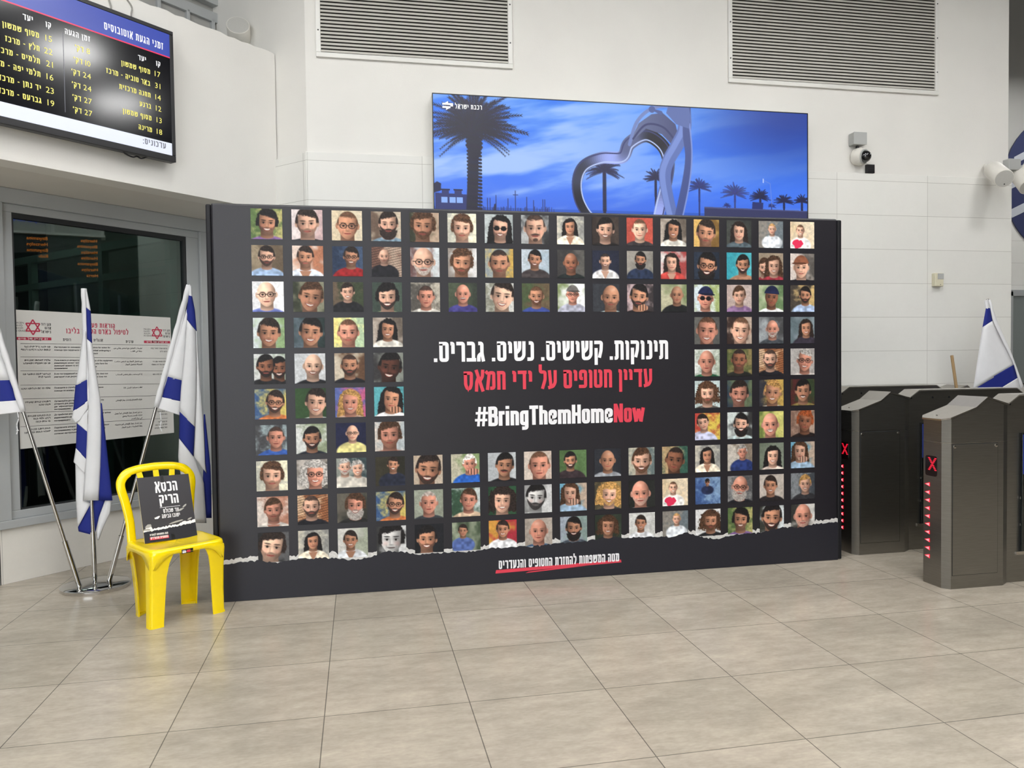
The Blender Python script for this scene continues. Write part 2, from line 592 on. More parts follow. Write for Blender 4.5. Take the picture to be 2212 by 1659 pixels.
def strokes_line(mb, s, x, z, h, m, align='R', y=0., width=None, t=.165, gap=.15, asp=1.12):
    """one line of plain right-to-left lettering in thin strokes; digits come from the built-in face"""
    items, tot = [], 0.
    for ch in rtl(s):
        if ch in HEB:
            w = HEB[ch][0] + (gap if ch != ' ' else .16)
        else:
            vs, fs = glyphs(ch)
            w = (max(v.x for v in vs) - min(v.x for v in vs)) / .65 / asp + gap if vs else .2
        items.append((ch, tot, w))
        tot += w
    tot -= gap
    kx = h * asp if width is None else width / tot
    ox = x - tot * kx if align == 'R' else (x - tot * kx / 2 if align == 'C' else x)
    for ch, at, w in items:
        if ch in HEB:
            for i, st in enumerate(HEB[ch][1]):
                stroke(mb, st, t, m, y - .00006 * (i + 1), lambda q: (ox + (at + q.x) * kx, z + q.y * h), rad=.12)
        else:
            vs, fs = glyphs(ch)
            k = h / .65
            x0 = min(v.x for v in vs)
            mb.add([(ox + at * kx + (v.x - x0) * k, y, z + v.y * k) for v in vs], fs, m)


# ------------------------------------------------------------------ printed pictures (colours held by the mesh's colour attribute)
def c3(h):
    return np.array([int(h[i:i + 2], 16) for i in (0, 2, 4)], float) / 255


def sm(x, a, b):
    t = np.clip((x - a) / (b - a), 0, 1)
    return t * t * (3 - 2 * t)


def vnoise(rs, n, k):
    g = rs.rand(k + 2, k + 2)
    t = np.linspace(0, k, n)
    i = np.minimum(t.astype(int), k)
    f = t - i
    f = f * f * (3 - 2 * f)
    a = g[i][:, i] * (1 - f)[None, :] + g[i][:, i + 1] * f[None, :]
    b = g[i + 1][:, i] * (1 - f)[None, :] + g[i + 1][:, i + 1] * f[None, :]
    return a * (1 - f)[:, None] + b * f[:, None]


SKIN = {'f': 'd9ae98', 'p': 'e3bda6', 't': 'ba8a70', 'b': '946650', 'd': '5a3a30', 'r': 'cf9480', 'w': 'c6c6c6'}
HAIRC = {'k': '1d1a1b', 'd': '2c2320', 'n': '4a3527', 'g': '9c9894', 'y': 'a5804e', 'w': 'cfcbc6', 'r': '8a4a2a', 'v': '23294a', 'c': '86553f', 'q': '6a6664'}
NP_ = 56


def portrait(spec, seed):
    p = spec.split()
    bg1, bg2, sk, ht, hc, bd, cl = p[:7]
    cx, cy, s, tilt = [float(v) / 100 for v in p[7:11]]
    s *= 1.2
    fl = p[11] if len(p) > 11 else ''
    rs = np.random.RandomState(seed)
    n = NP_ + 1
    X, Y = np.meshgrid(np.linspace(0, 1, n), np.linspace(0, 1, n))
    N1, N2, N3 = vnoise(rs, n, 4), vnoise(rs, n, 11), vnoise(rs, n, 26)
    img = np.empty((n, n, 3))
    side = rs.choice([-1, 1])
    k = sm(N1 * .55 + N2 * .25 + N3 * .1 + side * (X - .5) * .5, .22, .72)[..., None]
    img[:] = c3(bg1) * (1 - k) + c3(bg2) * k
    img *= (.86 + .28 * (N2 * .5 + N3 * .5))[..., None]
    img[:] = img * .82 + img.mean(-1, keepdims=True) * .18
    if 'B' in fl:
        img *= (1 - .28 * (np.sin((Y + .25 * X) * 75) > .2))[..., None]
    skin = c3(SKIN[sk])
    hair = c3(HAIRC[hc])
    cloth = c3(cl)

    def over(m, col):
        img[:] = img * (1 - m[..., None]) + np.asarray(col) * m[..., None]

    def figure(cx, cy, s, tilt, ht, hair, bd, cloth, fl, skin):
        ca, sa = math.cos(tilt), math.sin(tilt)
        dx, dy = X - cx, Y - cy
        lx, ly = (dx * ca + dy * sa) / s, (-dx * sa + dy * ca) / s
        aa = .03 / s * .6
        hx = lx / (.74 - .16 * np.clip(ly, 0, 1) ** 1.5)
        rho = np.sqrt(hx ** 2 + (ly / 1.0) ** 2)
        fur = (N3 - .5) * .35 + (N2 - .5) * .3
        if ht in 'lc':
            w = 1.02 if ht == 'l' else 1.22
            b = np.where(ly < 0, np.sqrt((lx / w) ** 2 + (ly / 1.2) ** 2), np.abs(lx) / (w + .12 * ly)) + fur * (.25 if ht == 'l' else .55)
            m = sm(1 - b, -aa, aa) * sm((2.0 if ht == 'l' else .95) + fur - ly, -aa, aa)
            over(m, hair * (.75 + .6 * N3)[..., None])
        ex, ey = dx / s, dy / s
        sh = 1 - np.sqrt((ex / 2.05) ** 2 + ((ey - 2.5) / 1.42) ** 2)
        if 'N' in fl:
            over(sm(sh, -aa, aa), skin * (.8 + .25 * N2)[..., None])
        else:
            over(sm(sh, -aa, aa), cloth * (.78 + .4 * N2)[..., None])
        nk = sm(.5 + .12 * np.clip(ey - 1.0, 0, 1) - np.abs(ex + sa * .6), -aa, aa) * sm(1.36 - .5 * np.abs(ex) ** 2 - ey, -aa, aa) * sm(ey, .2, .3)
        over(nk, skin * (.58 + .22 * sm(ey, .95, 1.3))[..., None] + .08 * (side * ex)[..., None])
        if 'V' in fl:
            over(sm(.55 - np.abs(ex) - .5 * (ey - 1.4), -aa, aa) * sm(ey, 1.3, 1.4), skin * .88)
        for e in (-1, 1):
            over(sm(1 - np.sqrt(((lx - e * .74) / .13) ** 2 + ((ly - .05) / .24) ** 2), -aa * 3, aa * 3) * (ht not in 'lhc'), skin * .86)
        shade = 1.02 - .3 * np.clip(np.abs(hx), 0, 1.1) ** 2.5 + .24 * side * hx - .14 * sm(ly, .3, 1.) + .12 * (N2 - .5) + .08 * np.exp(-((lx / .4) ** 2 + ((ly + .4) / .25) ** 2))
        face = sm(1 - rho, -aa, aa)
        over(face, np.clip(skin[None, None] * shade[..., None] * (1, .99 - 0 * 1, .98), 0, 1))
        # cheeks, brow shade
        for e in (-1, 1):
            over(.16 * np.exp(-(((lx - e * .38) / .2) ** 2 + ((ly - .3) / .18) ** 2)) * face, (.85, .42, .38))
            over(.5 * np.exp(-(((lx - e * .3) / .2) ** 2 + ((ly - .0) / .13) ** 2)) * face, skin * .45)
        dk = hair * .6 if ht != 'b' else np.array((.25, .19, .17))
        if hc in 'wgy':
            dk = np.array((.38, .31, .27))
        for e in (-1, 1):
            br = sm(1 - np.sqrt(((lx - e * .31) / .2) ** 2 + ((ly + .17 + .06 * (lx - e * .3) * e) / .05) ** 2), -.4, .3)
            over(br * .6, dk)
            op = .05 if 'S' in fl else .065
            over(sm(1 - np.sqrt(((lx - e * .3) / .13) ** 2 + ((ly - .03) / op) ** 2), -.3, .3) * .75, skin * .55 + .16)
            over(sm(1 - np.sqrt(((lx - e * .3) / .07) ** 2 + ((ly - .03) / .075) ** 2), -.4, .4), (.1, .07, .06))
            over(sm(1 - np.sqrt(((lx - e * .3) / .16) ** 2 + ((ly + .02) / .025) ** 2), -.6, .4) * .5, (.15, .1, .09))
        over(.34 * np.exp(-(((lx - side * .1) / .05) ** 2 + ((ly - .2) / .2) ** 2)) * face, skin * .55)
        over(.3 * np.exp(-(((lx + side * .02) / .05) ** 2 + ((ly - .2) / .2) ** 2)) * face, np.minimum(skin * 1.25, 1))
        over(.3 * np.exp(-(((np.abs(lx) - .33 - .1 * (ly - .45)) / .05) ** 2 + ((ly - .5) / .16) ** 2)) * face, skin * .5)
        over(.6 * np.exp(-((lx / .15) ** 2 + ((ly - .4) / .045) ** 2)) * face, skin * .5)
        # beard
        if bd != '0':
            bc = hair if ht not in 'bk' else np.array((.2, .16, .15))
            if 'W' in fl:
                bc = np.array((.62, .6, .58))
            al = {'1': .38, '2': .82, '3': .93, '4': .85, '5': .75}[bd]
            j = sm(ly + .42 * np.abs(hx) ** 3 * 1.0 - .02 * fur, .42, .58) if bd in '123' else 0 * ly
            if bd == '3':
                jr = np.sqrt((lx / .74) ** 2 + ((ly - .6) / .75) ** 2) + fur * .2
                j = np.maximum(j * face, sm(1 - jr, -aa, aa) * sm(ly, .42, .6))
            else:
                j = j * face
            mo = sm(1 - np.sqrt((lx / .32) ** 2 + ((ly - .49) / .085) ** 2), -.3, .3)
            if bd == '5':
                j = sm(1 - np.sqrt((lx / .2) ** 2 + ((ly - .88) / .14) ** 2), -.3, .3) * face
            over(np.maximum(j, mo) * al, bc * (.85 + .4 * N3)[..., None])
        # mouth
        my = .6 - .12 * (lx / .34) ** 2 * (1 if 'S' in fl else .35)
        if 'S' in fl:
            mm = sm(1 - np.sqrt((lx / .3) ** 2 + ((ly - my) / .11) ** 2), -.15, .2)
            over(mm, (.52, .22, .2))
            over(sm(1 - np.sqrt((lx / .26) ** 2 + ((ly - my + .01) / .062) ** 2), -.15, .2), (.86, .82, .78))
        else:
            over(sm(1 - np.sqrt((lx / .28) ** 2 + ((ly - my) / .065) ** 2), -.3, .3) * .8, (.64, .34, .31) if sk != 'w' else (.4, .4, .4))
            over(sm(1 - np.sqrt((lx / .27) ** 2 + ((ly - my) / .016) ** 2), -.3, .3) * .8, (.3, .14, .13))
        # hair on top
        if ht in 'szmlcb':
            big = {'s': 1.13, 'z': 1.05, 'm': 1.22, 'l': 1.1, 'c': 1.25, 'b': 1.01}[ht]
            top = np.sqrt((lx / (.75 * big)) ** 2 + (ly / (1.0 * big + (.06 if ht == 's' else 0))) ** 2)
            out = sm(1 - top + fur * {'s': .1, 'z': .02, 'm': .3, 'l': .08, 'c': .4, 'b': 0}[ht], -aa, aa)
            ang = {'s': -.52, 'z': -.6, 'm': -.48, 'l': -.62, 'c': -.5, 'b': -.2}[ht]
            line = ang + .2 * side * lx * (ht in 'sml') + fur * .3
            sd = {'s': .02, 'z': -.05, 'm': .35, 'l': .9, 'c': .7, 'b': .12}[ht]
            sides = sm(np.abs(hx) - .86 - .1 * (ht == 'b') + .1 * fur, -.06, .06) * sm(sd - ly, -.05, .1)
            cap = sm(line - ly, -.07, .07)
            a = np.maximum(cap if ht != 'b' else cap * 0, sides) * out
            a = a * {'z': .82, 'b': .5}.get(ht, 1.)
            over(a, hair * (.75 + .65 * N3)[..., None])
            if ht == 'b':
                over(.25 * np.exp(-(((lx - side * .15) / .25) ** 2 + ((ly + .65) / .15) ** 2)) * face, (1, .95, .9))
        elif ht in 'kh':
            big = 1.14 if ht == 'k' else 1.18
            top = np.sqrt((lx / (.76 * big)) ** 2 + (ly / (1.02 * big)) ** 2)
            out = sm(1 - top, -aa, aa)
            over(out * sm((-.38 if ht == 'k' else -.34) - ly, -.04, .04), hair * (.85 + .3 * N2)[..., None])
            if ht == 'k':
                over(sm(1 - np.sqrt(((lx + side * .18) / .78) ** 2 + ((ly + .38) / .12) ** 2), -.1, .1), hair * .7)
        if 'g' in fl or 'G' in fl:
            for e in (-1, 1):
                rr = np.sqrt(((lx - e * .31) / .25) ** 2 + ((ly - .03) / .19) ** 2)
                if 'G' in fl:
                    over(sm(1.05 - rr, -.1, .1), (.08, .07, .08))
                else:
                    over(sm(.16 - np.abs(rr - .95), -.05, .08) * .85, (.14, .11, .11))
            over(sm(.03 - np.abs(ly), -.01, .02) * sm(.1 - np.abs(lx), -.02, .02), (.14, .11, .11))
            over(sm(.03 - np.abs(ly + .02), -.01, .02) * sm(np.abs(lx), .52, .56) * sm(.76 - np.abs(lx), -.02, .02), (.14, .11, .11))

    if '2' in fl:
        figure(cx + (.42 if cx < .5 else -.38), cy + .06, s * .95, -tilt, 's' if 'X' not in fl else 'm', hair, '2' if 'X' not in fl else '0', cloth * .9, 'S', skin)
    figure(cx, cy, s, tilt, ht, hair, bd, cloth, fl, skin)
    if 'T' in fl:       # a red toy in the child's hands
        over(sm(1 - np.sqrt(((X - .3) / .2) ** 2 + ((Y - .83) / .16) ** 2) + (N2 - .5) * .5, -.05, .05), (.82, .2, .34))
    if 'H' in fl:       # a hand raised to the chin
        over(sm(1 - np.sqrt(((X - cx - .14) / .2) ** 2 + ((Y - cy - s * .95) / .12) ** 2) + (N2 - .5) * .3, -.06, .06), skin * (.8 + .3 * np.sin(X * 60))[..., None])
    img *= .88 + .16 * rs.rand()
    img[:] = np.clip((img - .5) * 1.08 + .5, 0, 1)
    return img


PORT = '''
5f7a45 b9b06a t m k 1 8a6a9e 52 45 33 5 S|e3d5d3 c9a9a8 f s d 1 222226 50 45 38 -4|cdbfa4 c4b394 t z n 0 77706a 52 50 38 3 g|c9b8a0 6b5648 f s d 3 7f97a8 58 42 33 0|c2a58c 3b3f30 t m n 2 b98a78 45 45 40 5|b5b4a6 e5dfc0 f m n 1 c9c6c4 50 50 36 0|b7c0c0 9aa5a5 f l k 1 222226 55 48 33 4 GS|b9bcbd 3a3a3c f z d 5 d8d8d8 50 45 40 -3|8a8a86 b9b3a3 t l k 0 efe4cf 48 38 22 0 V|4a3e38 3a302c f s k 1 2a2626 50 45 33 6 S|c5503f b84a3c p z n 0 3a3638 50 42 30 0|b9aa9c 6e6257 t l k 0 e5e0d6 50 40 26 5 S|d1a758 7a5a2a t s d 1 2a2420 48 50 38 8|4b4f4a 3a3e3c f l d 0 5d6b73 50 42 27 0|6f7b82 8a847c f z y 0 dfe4ea 55 30 17 0|dcc9ab d0b892 f z n 0 e9e6e2 42 33 18 0 ST
9f8d72 6b5a46 f s d 2 a9c2e4 48 38 27 0 g|d9c0b2 b06f50 t s d 1 d5dcea 42 38 28 0 V|2b3d5c 44597a t s d 1 a52a2e 62 35 26 5 gS|c4a791 7a5548 f b d 1 24242a 42 32 20 0 B|c9cfd2 6a4a48 f b g 2 3a4452 45 48 40 0 gW|c9c7c6 8a8078 t m n 2 d5d0cc 48 50 38 8|8f9aa0 c9a24a t z k 1 c8b48a 50 50 38 0|b9c6d1 a9bccb t s k 1 4a4344 48 35 25 6 S|5a5854 3c3a3a b b k 1 23292a 50 45 28 0|2a2f45 262a3e f z k 1 e8e6e6 48 38 22 0 SV|a39c92 8b867e t s k 3 2d3850 52 32 22 0|dcd6d2 a8413f f l d 0 c9504a 42 40 25 -4 V|2b3648 222c3c t s k 3 1e2430 52 50 38 8 gS|4bb8c4 2f9fb0 t s k 2 c99f8b 65 45 28 5 SN|b49f86 9a8a74 f l n 0 a83d4a 62 48 28 4 S2|c9bcb4 55504c f k c 0 222226 45 52 33 0
e2e2e4 cfcfd2 p b w 0 6b77b5 45 42 34 -4 g|8a8a72 3a4030 t s n 0 d5c5bc 58 50 40 18 S|3f4a34 6b5a48 f s d 0 26262a 48 33 23 0 S|4a5a4e 3c4a42 f m k 2 c9cf9a 50 50 36 0 S|5a5650 b9b0a0 r z d 0 e3ded6 52 48 30 0|4f5a46 3a4238 r b g 4 4a4684 50 38 27 0 W|8a8a7a c9c9c4 p s d 0 d9d0cc 60 45 42 10 S|6b5a42 4a5a3a t z n 2 3b4a8a 52 45 28 0 S|e2e4e2 7a8a5a r k q 0 a9aab9 55 38 24 0 g|3a3d44 33363c t b k 1 c9dcdc 68 48 36 4|b59a9c 3a3436 t s k 2 2a2426 45 45 35 10 H|c9c4a0 8a9a6a t b g 0 26282a 62 38 26 0|9fae6a c2cfd6 r k v 0 c9c9cc 45 50 32 6 G|c9b4ac bda59c f s n 0 9a7aa2 50 40 27 0|b9c29a 6a8a5a b h v 0 f0f0f2 52 45 30 8|4a423a c9a86a t s k 2 a9bbda 62 38 25 0
d5dfe0 8fae78 t s d 0 b9c4e2 50 50 37 4 S|5a6a74 2a3a3a t s k 0 7a3f52 55 48 38 6 S|a9c29a e3d27a r z n 1 3a4468 48 50 36 0|b9aa9c 6e6257 t l k 0 e5e0d6 50 40 26 5 S|6a6a66 5a5a58 r z n 0 4a4a46 50 50 42 6 S|b5a08f 3a2a26 f z n 0 e3dcd2 55 50 40 8 S|9aa0a4 4a4a4c r b g 2 4b5056 55 45 27 0 W|7a8890 5a6a70 t l d 0 3a3540 65 42 24 0 S
a9b8a4 d5d8d6 b s k 2 26262a 38 42 30 0 2|d0d3d6 c6cacd p b n 1 24242a 60 42 33 6 S|cdbfa8 6a4a34 t z d 2 23232a 50 42 30 0|8a8f86 3c3a3c d s k 1 24242a 55 50 40 16 S|a9b5a0 dfe4df r b n 0 2f6a4a 48 45 34 0|5a6438 8a7a4a b z k 1 2a2a28 48 40 32 5|a8663e e0b890 f z d 2 23232a 45 40 30 0 B|b9b4b0 aca6a2 r s g 0 d5cdc8 60 45 34 8 gS
3a5a8a c9b45a t s d 2 c97a4a 65 45 30 8 gS|3a5a34 2f4a2c f s d 0 e9ecee 68 48 36 6 S|5a6ab0 c95a8a r l y 0 c9a898 50 50 32 0 S|4fa0a8 48939b t l k 0 e8e4e4 58 42 32 8 H|b9c9c9 a9b9b9 f c n 2 5a5652 50 48 32 0|6a7a5a 3a4a5a r s d 1 3f5fb4 48 50 38 8 S|3a3a42 c9a24a t s y 1 d8d4d0 55 48 36 8 S|3a4a2e 5a2a28 t s k 4 8a7a4a 52 45 33 4 S
4a4a4e 8fa0a4 r z d 0 3f64b0 65 42 29 0|9aa886 d9dcd8 t s k 2 2a2e3a 52 50 30 4 S|23274a 1e2140 f b g 0 d9cf8e 55 35 22 0 g|b9c2c6 e2d6ca r m n 1 c98a70 50 45 38 0 N|c9433a e0c44a f s d 0 c9cce6 32 35 24 -25|c9d2cf 3a3a3a f s k 3 b9c9c9 55 45 30 0 S|c9c46a 6a7a3a r b g 4 7a7a80 45 50 36 0 WS|8a6a5a b59a88 b m r 0 2a2020 60 40 33 8
b5b4a6 e5dfc0 f m n 1 c9c6c4 50 50 36 0|b9b0a8 5a564f r c g 0 444448 60 50 34 0 gS|3a4a4e 8a8f86 f s g 2 d5cfc4 28 30 22 0 2WX|3a3628 2c2a20 t s d 1 2a2e3e 60 28 20 0 S|c9b8a4 bda890 t s d 2 d5d2ce 50 50 44 14 S|8aa06a b9b49a r s w 0 2f64b8 65 35 25 0 H|c5cace b5babe t s k 4 222226 60 45 33 10|cfc0b2 c2b0a2 r z n 0 7a3f3a 55 50 40 0|5a7a4a 486339 t s k 2 3a3034 40 38 24 0 S|33363e 2c2e36 t b n 0 a9adb4 50 42 30 0|6a7a7a b9b4a0 f s n 2 2a3a4a 50 50 38 4 S|3a6a5a c9a878 b z k 0 23232a 50 50 38 14|8a8a86 b9b3a3 t l k 0 efe4cf 48 38 22 0 V|8a7a6a c9c0b4 r s g 0 2f3f74 60 30 20 0|7a8474 66705f f l k 0 e0cfc4 55 50 28 4 S|6ab0d0 c9b09a f l n 0 a9c4dc 38 35 28 0 H
c98a70 e0d2c8 r s n 1 e9e2da 52 45 30 0 V|a8663e e0b890 f z d 2 23232a 45 40 30 0 B|6a6458 3a3a34 r m n 3 2a2a2a 60 42 32 0 SW|3a5a8a c9b45a t s d 2 c97a4a 65 45 30 8 gS|9aa08f 8f9584 r z g 0 3a3f44 50 45 32 0|3a5a44 c9d2d0 r s n 0 e0c4a8 60 42 30 6|2f5a3c 264a32 f c d 0 4a3a34 50 50 36 6 S|c4c4c4 808080 w s k 2 e0e0e0 42 45 38 10|6ab0d0 c9b09a f l n 0 a9c4dc 38 35 28 0 H|4a4434 8a7448 f c y 2 3a3a3e 55 48 33 6 S|2a2c2a 232523 r b w 1 c9c4c9 45 48 38 0 W|dcc9ab d0b892 f z n 0 e9e6e2 42 33 18 0 ST|3f5f9a 7a9ac0 t k k 0 2a3250 48 18 10 0 G|5a5a5c 8a8a8a r b g 3 23232a 50 42 34 12 gW|c9bdb2 bcb0a5 t s d 0 2e2a2c 45 42 28 0 S|4a5058 8a8f94 f s y 0 3a3a3e 60 42 26 0 S
5a5a5c 2a2a2c p m d 1 3a5a6a 45 48 42 18|8a8a86 b9b3a3 t l k 0 efe4cf 48 38 22 0 V|d5d2cc a9b09a t s d 0 e9ecf0 42 40 24 0 SV|c9c9c9 3a3a3a w m k 0 333333 50 45 42 4|23242a 1c1d22 t s k 1 e0d6d2 42 52 35 6 S|9aa48a 4a5a44 t s d 0 5f74ae 38 30 17 0|d99a3a b02a3a t s d 0 e9e9ec 50 33 24 0 S|b5a89c a99c90 r b g 0 4a6a8a 50 45 34 0|a9b4c4 8fa6a0 t s k 3 5a6470 50 42 30 0 S|3a4638 2c362a t c n 0 33333a 50 42 28 6 S|dcdcd8 d0d0cc t s d 0 e9eaee 45 38 22 0 S|6f7b82 8a847c f z y 0 dfe4ea 55 30 17 0|dcdcdc d2d2d2 t c n 2 26262a 60 45 30 0|5f7a45 b9b06a t m k 1 8a6a9e 52 45 33 5 S|c9d0d2 3a3a34 t s k 2 3a3a3c 50 45 42 8 S|d5d2cc 3a3a36 r b g 1 8a8078 50 45 38 0 W
'''.strip().split('\n')


def picture_mesh(name, imgs, material, parent=None, kind=None):
    """flat print: imgs = [(rgb array, x0, x1, z0, z1, y)], colours on the points"""
    vs, fs, cs, base = [], [], [], 0
    for im, x0, x1, z0, z1, y in imgs:
        h, w = im.shape[:2]
        X, Z = np.meshgrid(np.linspace(x0, x1, w), np.linspace(z1, z0, h))
        vs.append(np.stack([X, np.full_like(X, y), Z], -1).reshape(-1, 3))
        i = np.arange((h - 1) * (w - 1))
        a = (i // (w - 1)) * w + i % (w - 1) + base
        fs.append(np.stack([a, a + w, a + w + 1, a + 1], -1))
        c = np.clip(im.reshape(-1, 3), 0, 1)
        cs.append(np.where(c <= .04045, c / 12.92, ((c + .055) / 1.055) ** 2.4))
        base += h * w
    v, f, c = np.concatenate(vs), np.concatenate(fs), np.concatenate(cs)
    me = bpy.data.meshes.new(name)
    me.vertices.add(len(v))
    me.vertices.foreach_set('co', v.ravel())
    me.loops.add(len(f) * 4)
    me.loops.foreach_set('vertex_index', f.ravel().astype(np.int32))
    me.polygons.add(len(f))
    me.polygons.foreach_set('loop_start', np.arange(0, len(f) * 4, 4, dtype=np.int32))
    me.update(calc_edges=True)
    at = me.color_attributes.new('Col', 'FLOAT_COLOR', 'POINT')
    at.data.foreach_set('color', np.concatenate([c, np.ones((len(c), 1))], 1).ravel().astype(np.float32))
    me.materials.append(M[material])
    o = bpy.data.objects.new(name, me)
    COL.objects.link(o)
    if parent is not None:
        o.parent = parent
    if kind:
        o['kind'] = kind
    return o


class Canvas:
    """tiny software painter, supersampled; y down, units = pixels of the final picture"""

    def __init__(s, w, h, ss=2):
        s.ss, s.w, s.h = ss, w * ss, h * ss
        s.a = np.zeros((s.h, s.w, 3))

    def _win(s, x0, x1, y0, y1):
        x0, x1 = max(0, int(x0) - 2), min(s.w, int(x1) + 3)
        y0, y1 = max(0, int(y0) - 2), min(s.h, int(y1) + 3)
        if x1 <= x0 or y1 <= y0:
            return None
        Y, X = np.mgrid[y0:y1, x0:x1]
        return slice(y0, y1), slice(x0, x1), X + .5, Y + .5

    def line(s, x0, y0, x1, y1, w0, w1, col):
        k = s.ss
        x0, y0, x1, y1, w0, w1 = x0 * k, y0 * k, x1 * k, y1 * k, w0 * k / 2, w1 * k / 2
        m = max(w0, w1)
        q = s._win(min(x0, x1) - m, max(x0, x1) + m, min(y0, y1) - m, max(y0, y1) + m)
        if q is None:
            return
        sy, sx, X, Y = q
        dx, dy = x1 - x0, y1 - y0
        t = np.clip(((X - x0) * dx + (Y - y0) * dy) / max(1e-6, dx * dx + dy * dy), 0, 1)
        d = np.hypot(X - x0 - t * dx, Y - y0 - t * dy)
        a = np.clip(w0 + (w1 - w0) * t - d + .5, 0, 1)[..., None]
        s.a[sy, sx] = s.a[sy, sx] * (1 - a) + np.asarray(col) * a

    def path(s, pts, w, col, w1=None):
        n = len(pts) - 1
        for i in range(n):
            a = w if w1 is None else w + (w1 - w) * i / n
            b = w if w1 is None else w + (w1 - w) * (i + 1) / n
            s.line(*pts[i], *pts[i + 1], a, b, col)

    def poly(s, pts, col, col2=None):
        k = s.ss
        P = [(x * k, y * k) for x, y in pts]
        xs, ys = [p[0] for p in P], [p[1] for p in P]
        q = s._win(min(xs), max(xs), min(ys), max(ys))
        if q is None:
            return
        sy, sx, X, Y = q
        ins = np.zeros(X.shape, bool)
        for (xa, ya), (xb, yb) in zip(P, P[1:] + P[:1]):
            if ya != yb:
                ins ^= ((ya > Y) != (yb > Y)) & (X < (xb - xa) * (Y - ya) / (yb - ya) + xa)
        c = np.asarray(col, float)
        if col2 is not None:
            t = ((X - min(xs)) / (max(xs) - min(xs)))[..., None]
            c = c * (1 - t) + np.asarray(col2) * t
            s.a[sy, sx][ins] = c[ins]
        else:
            s.a[sy, sx][ins] = c

    def out(s):
        k = s.ss
        return s.a.reshape(s.h // k, k, s.w // k, k, 3).mean((1, 3))


def spline(pts, n=8):
    out = []
    for i in range(len(pts) - 1):
        p0, p1, p2, p3 = pts[max(0, i - 1)], pts[i], pts[i + 1], pts[min(len(pts) - 1, i + 2)]
        for k in range(n):
            t = k / n
            out.append(tuple(.5 * (2 * p1[j] + (p2[j] - p0[j]) * t + (2 * p0[j] - 5 * p1[j] + 4 * p2[j] - p3[j]) * t * t + (3 * p1[j] - p0[j] - 3 * p2[j] + p3[j]) * t ** 3) for j in range(len(p1))))
    return out + [tuple(pts[-1])]


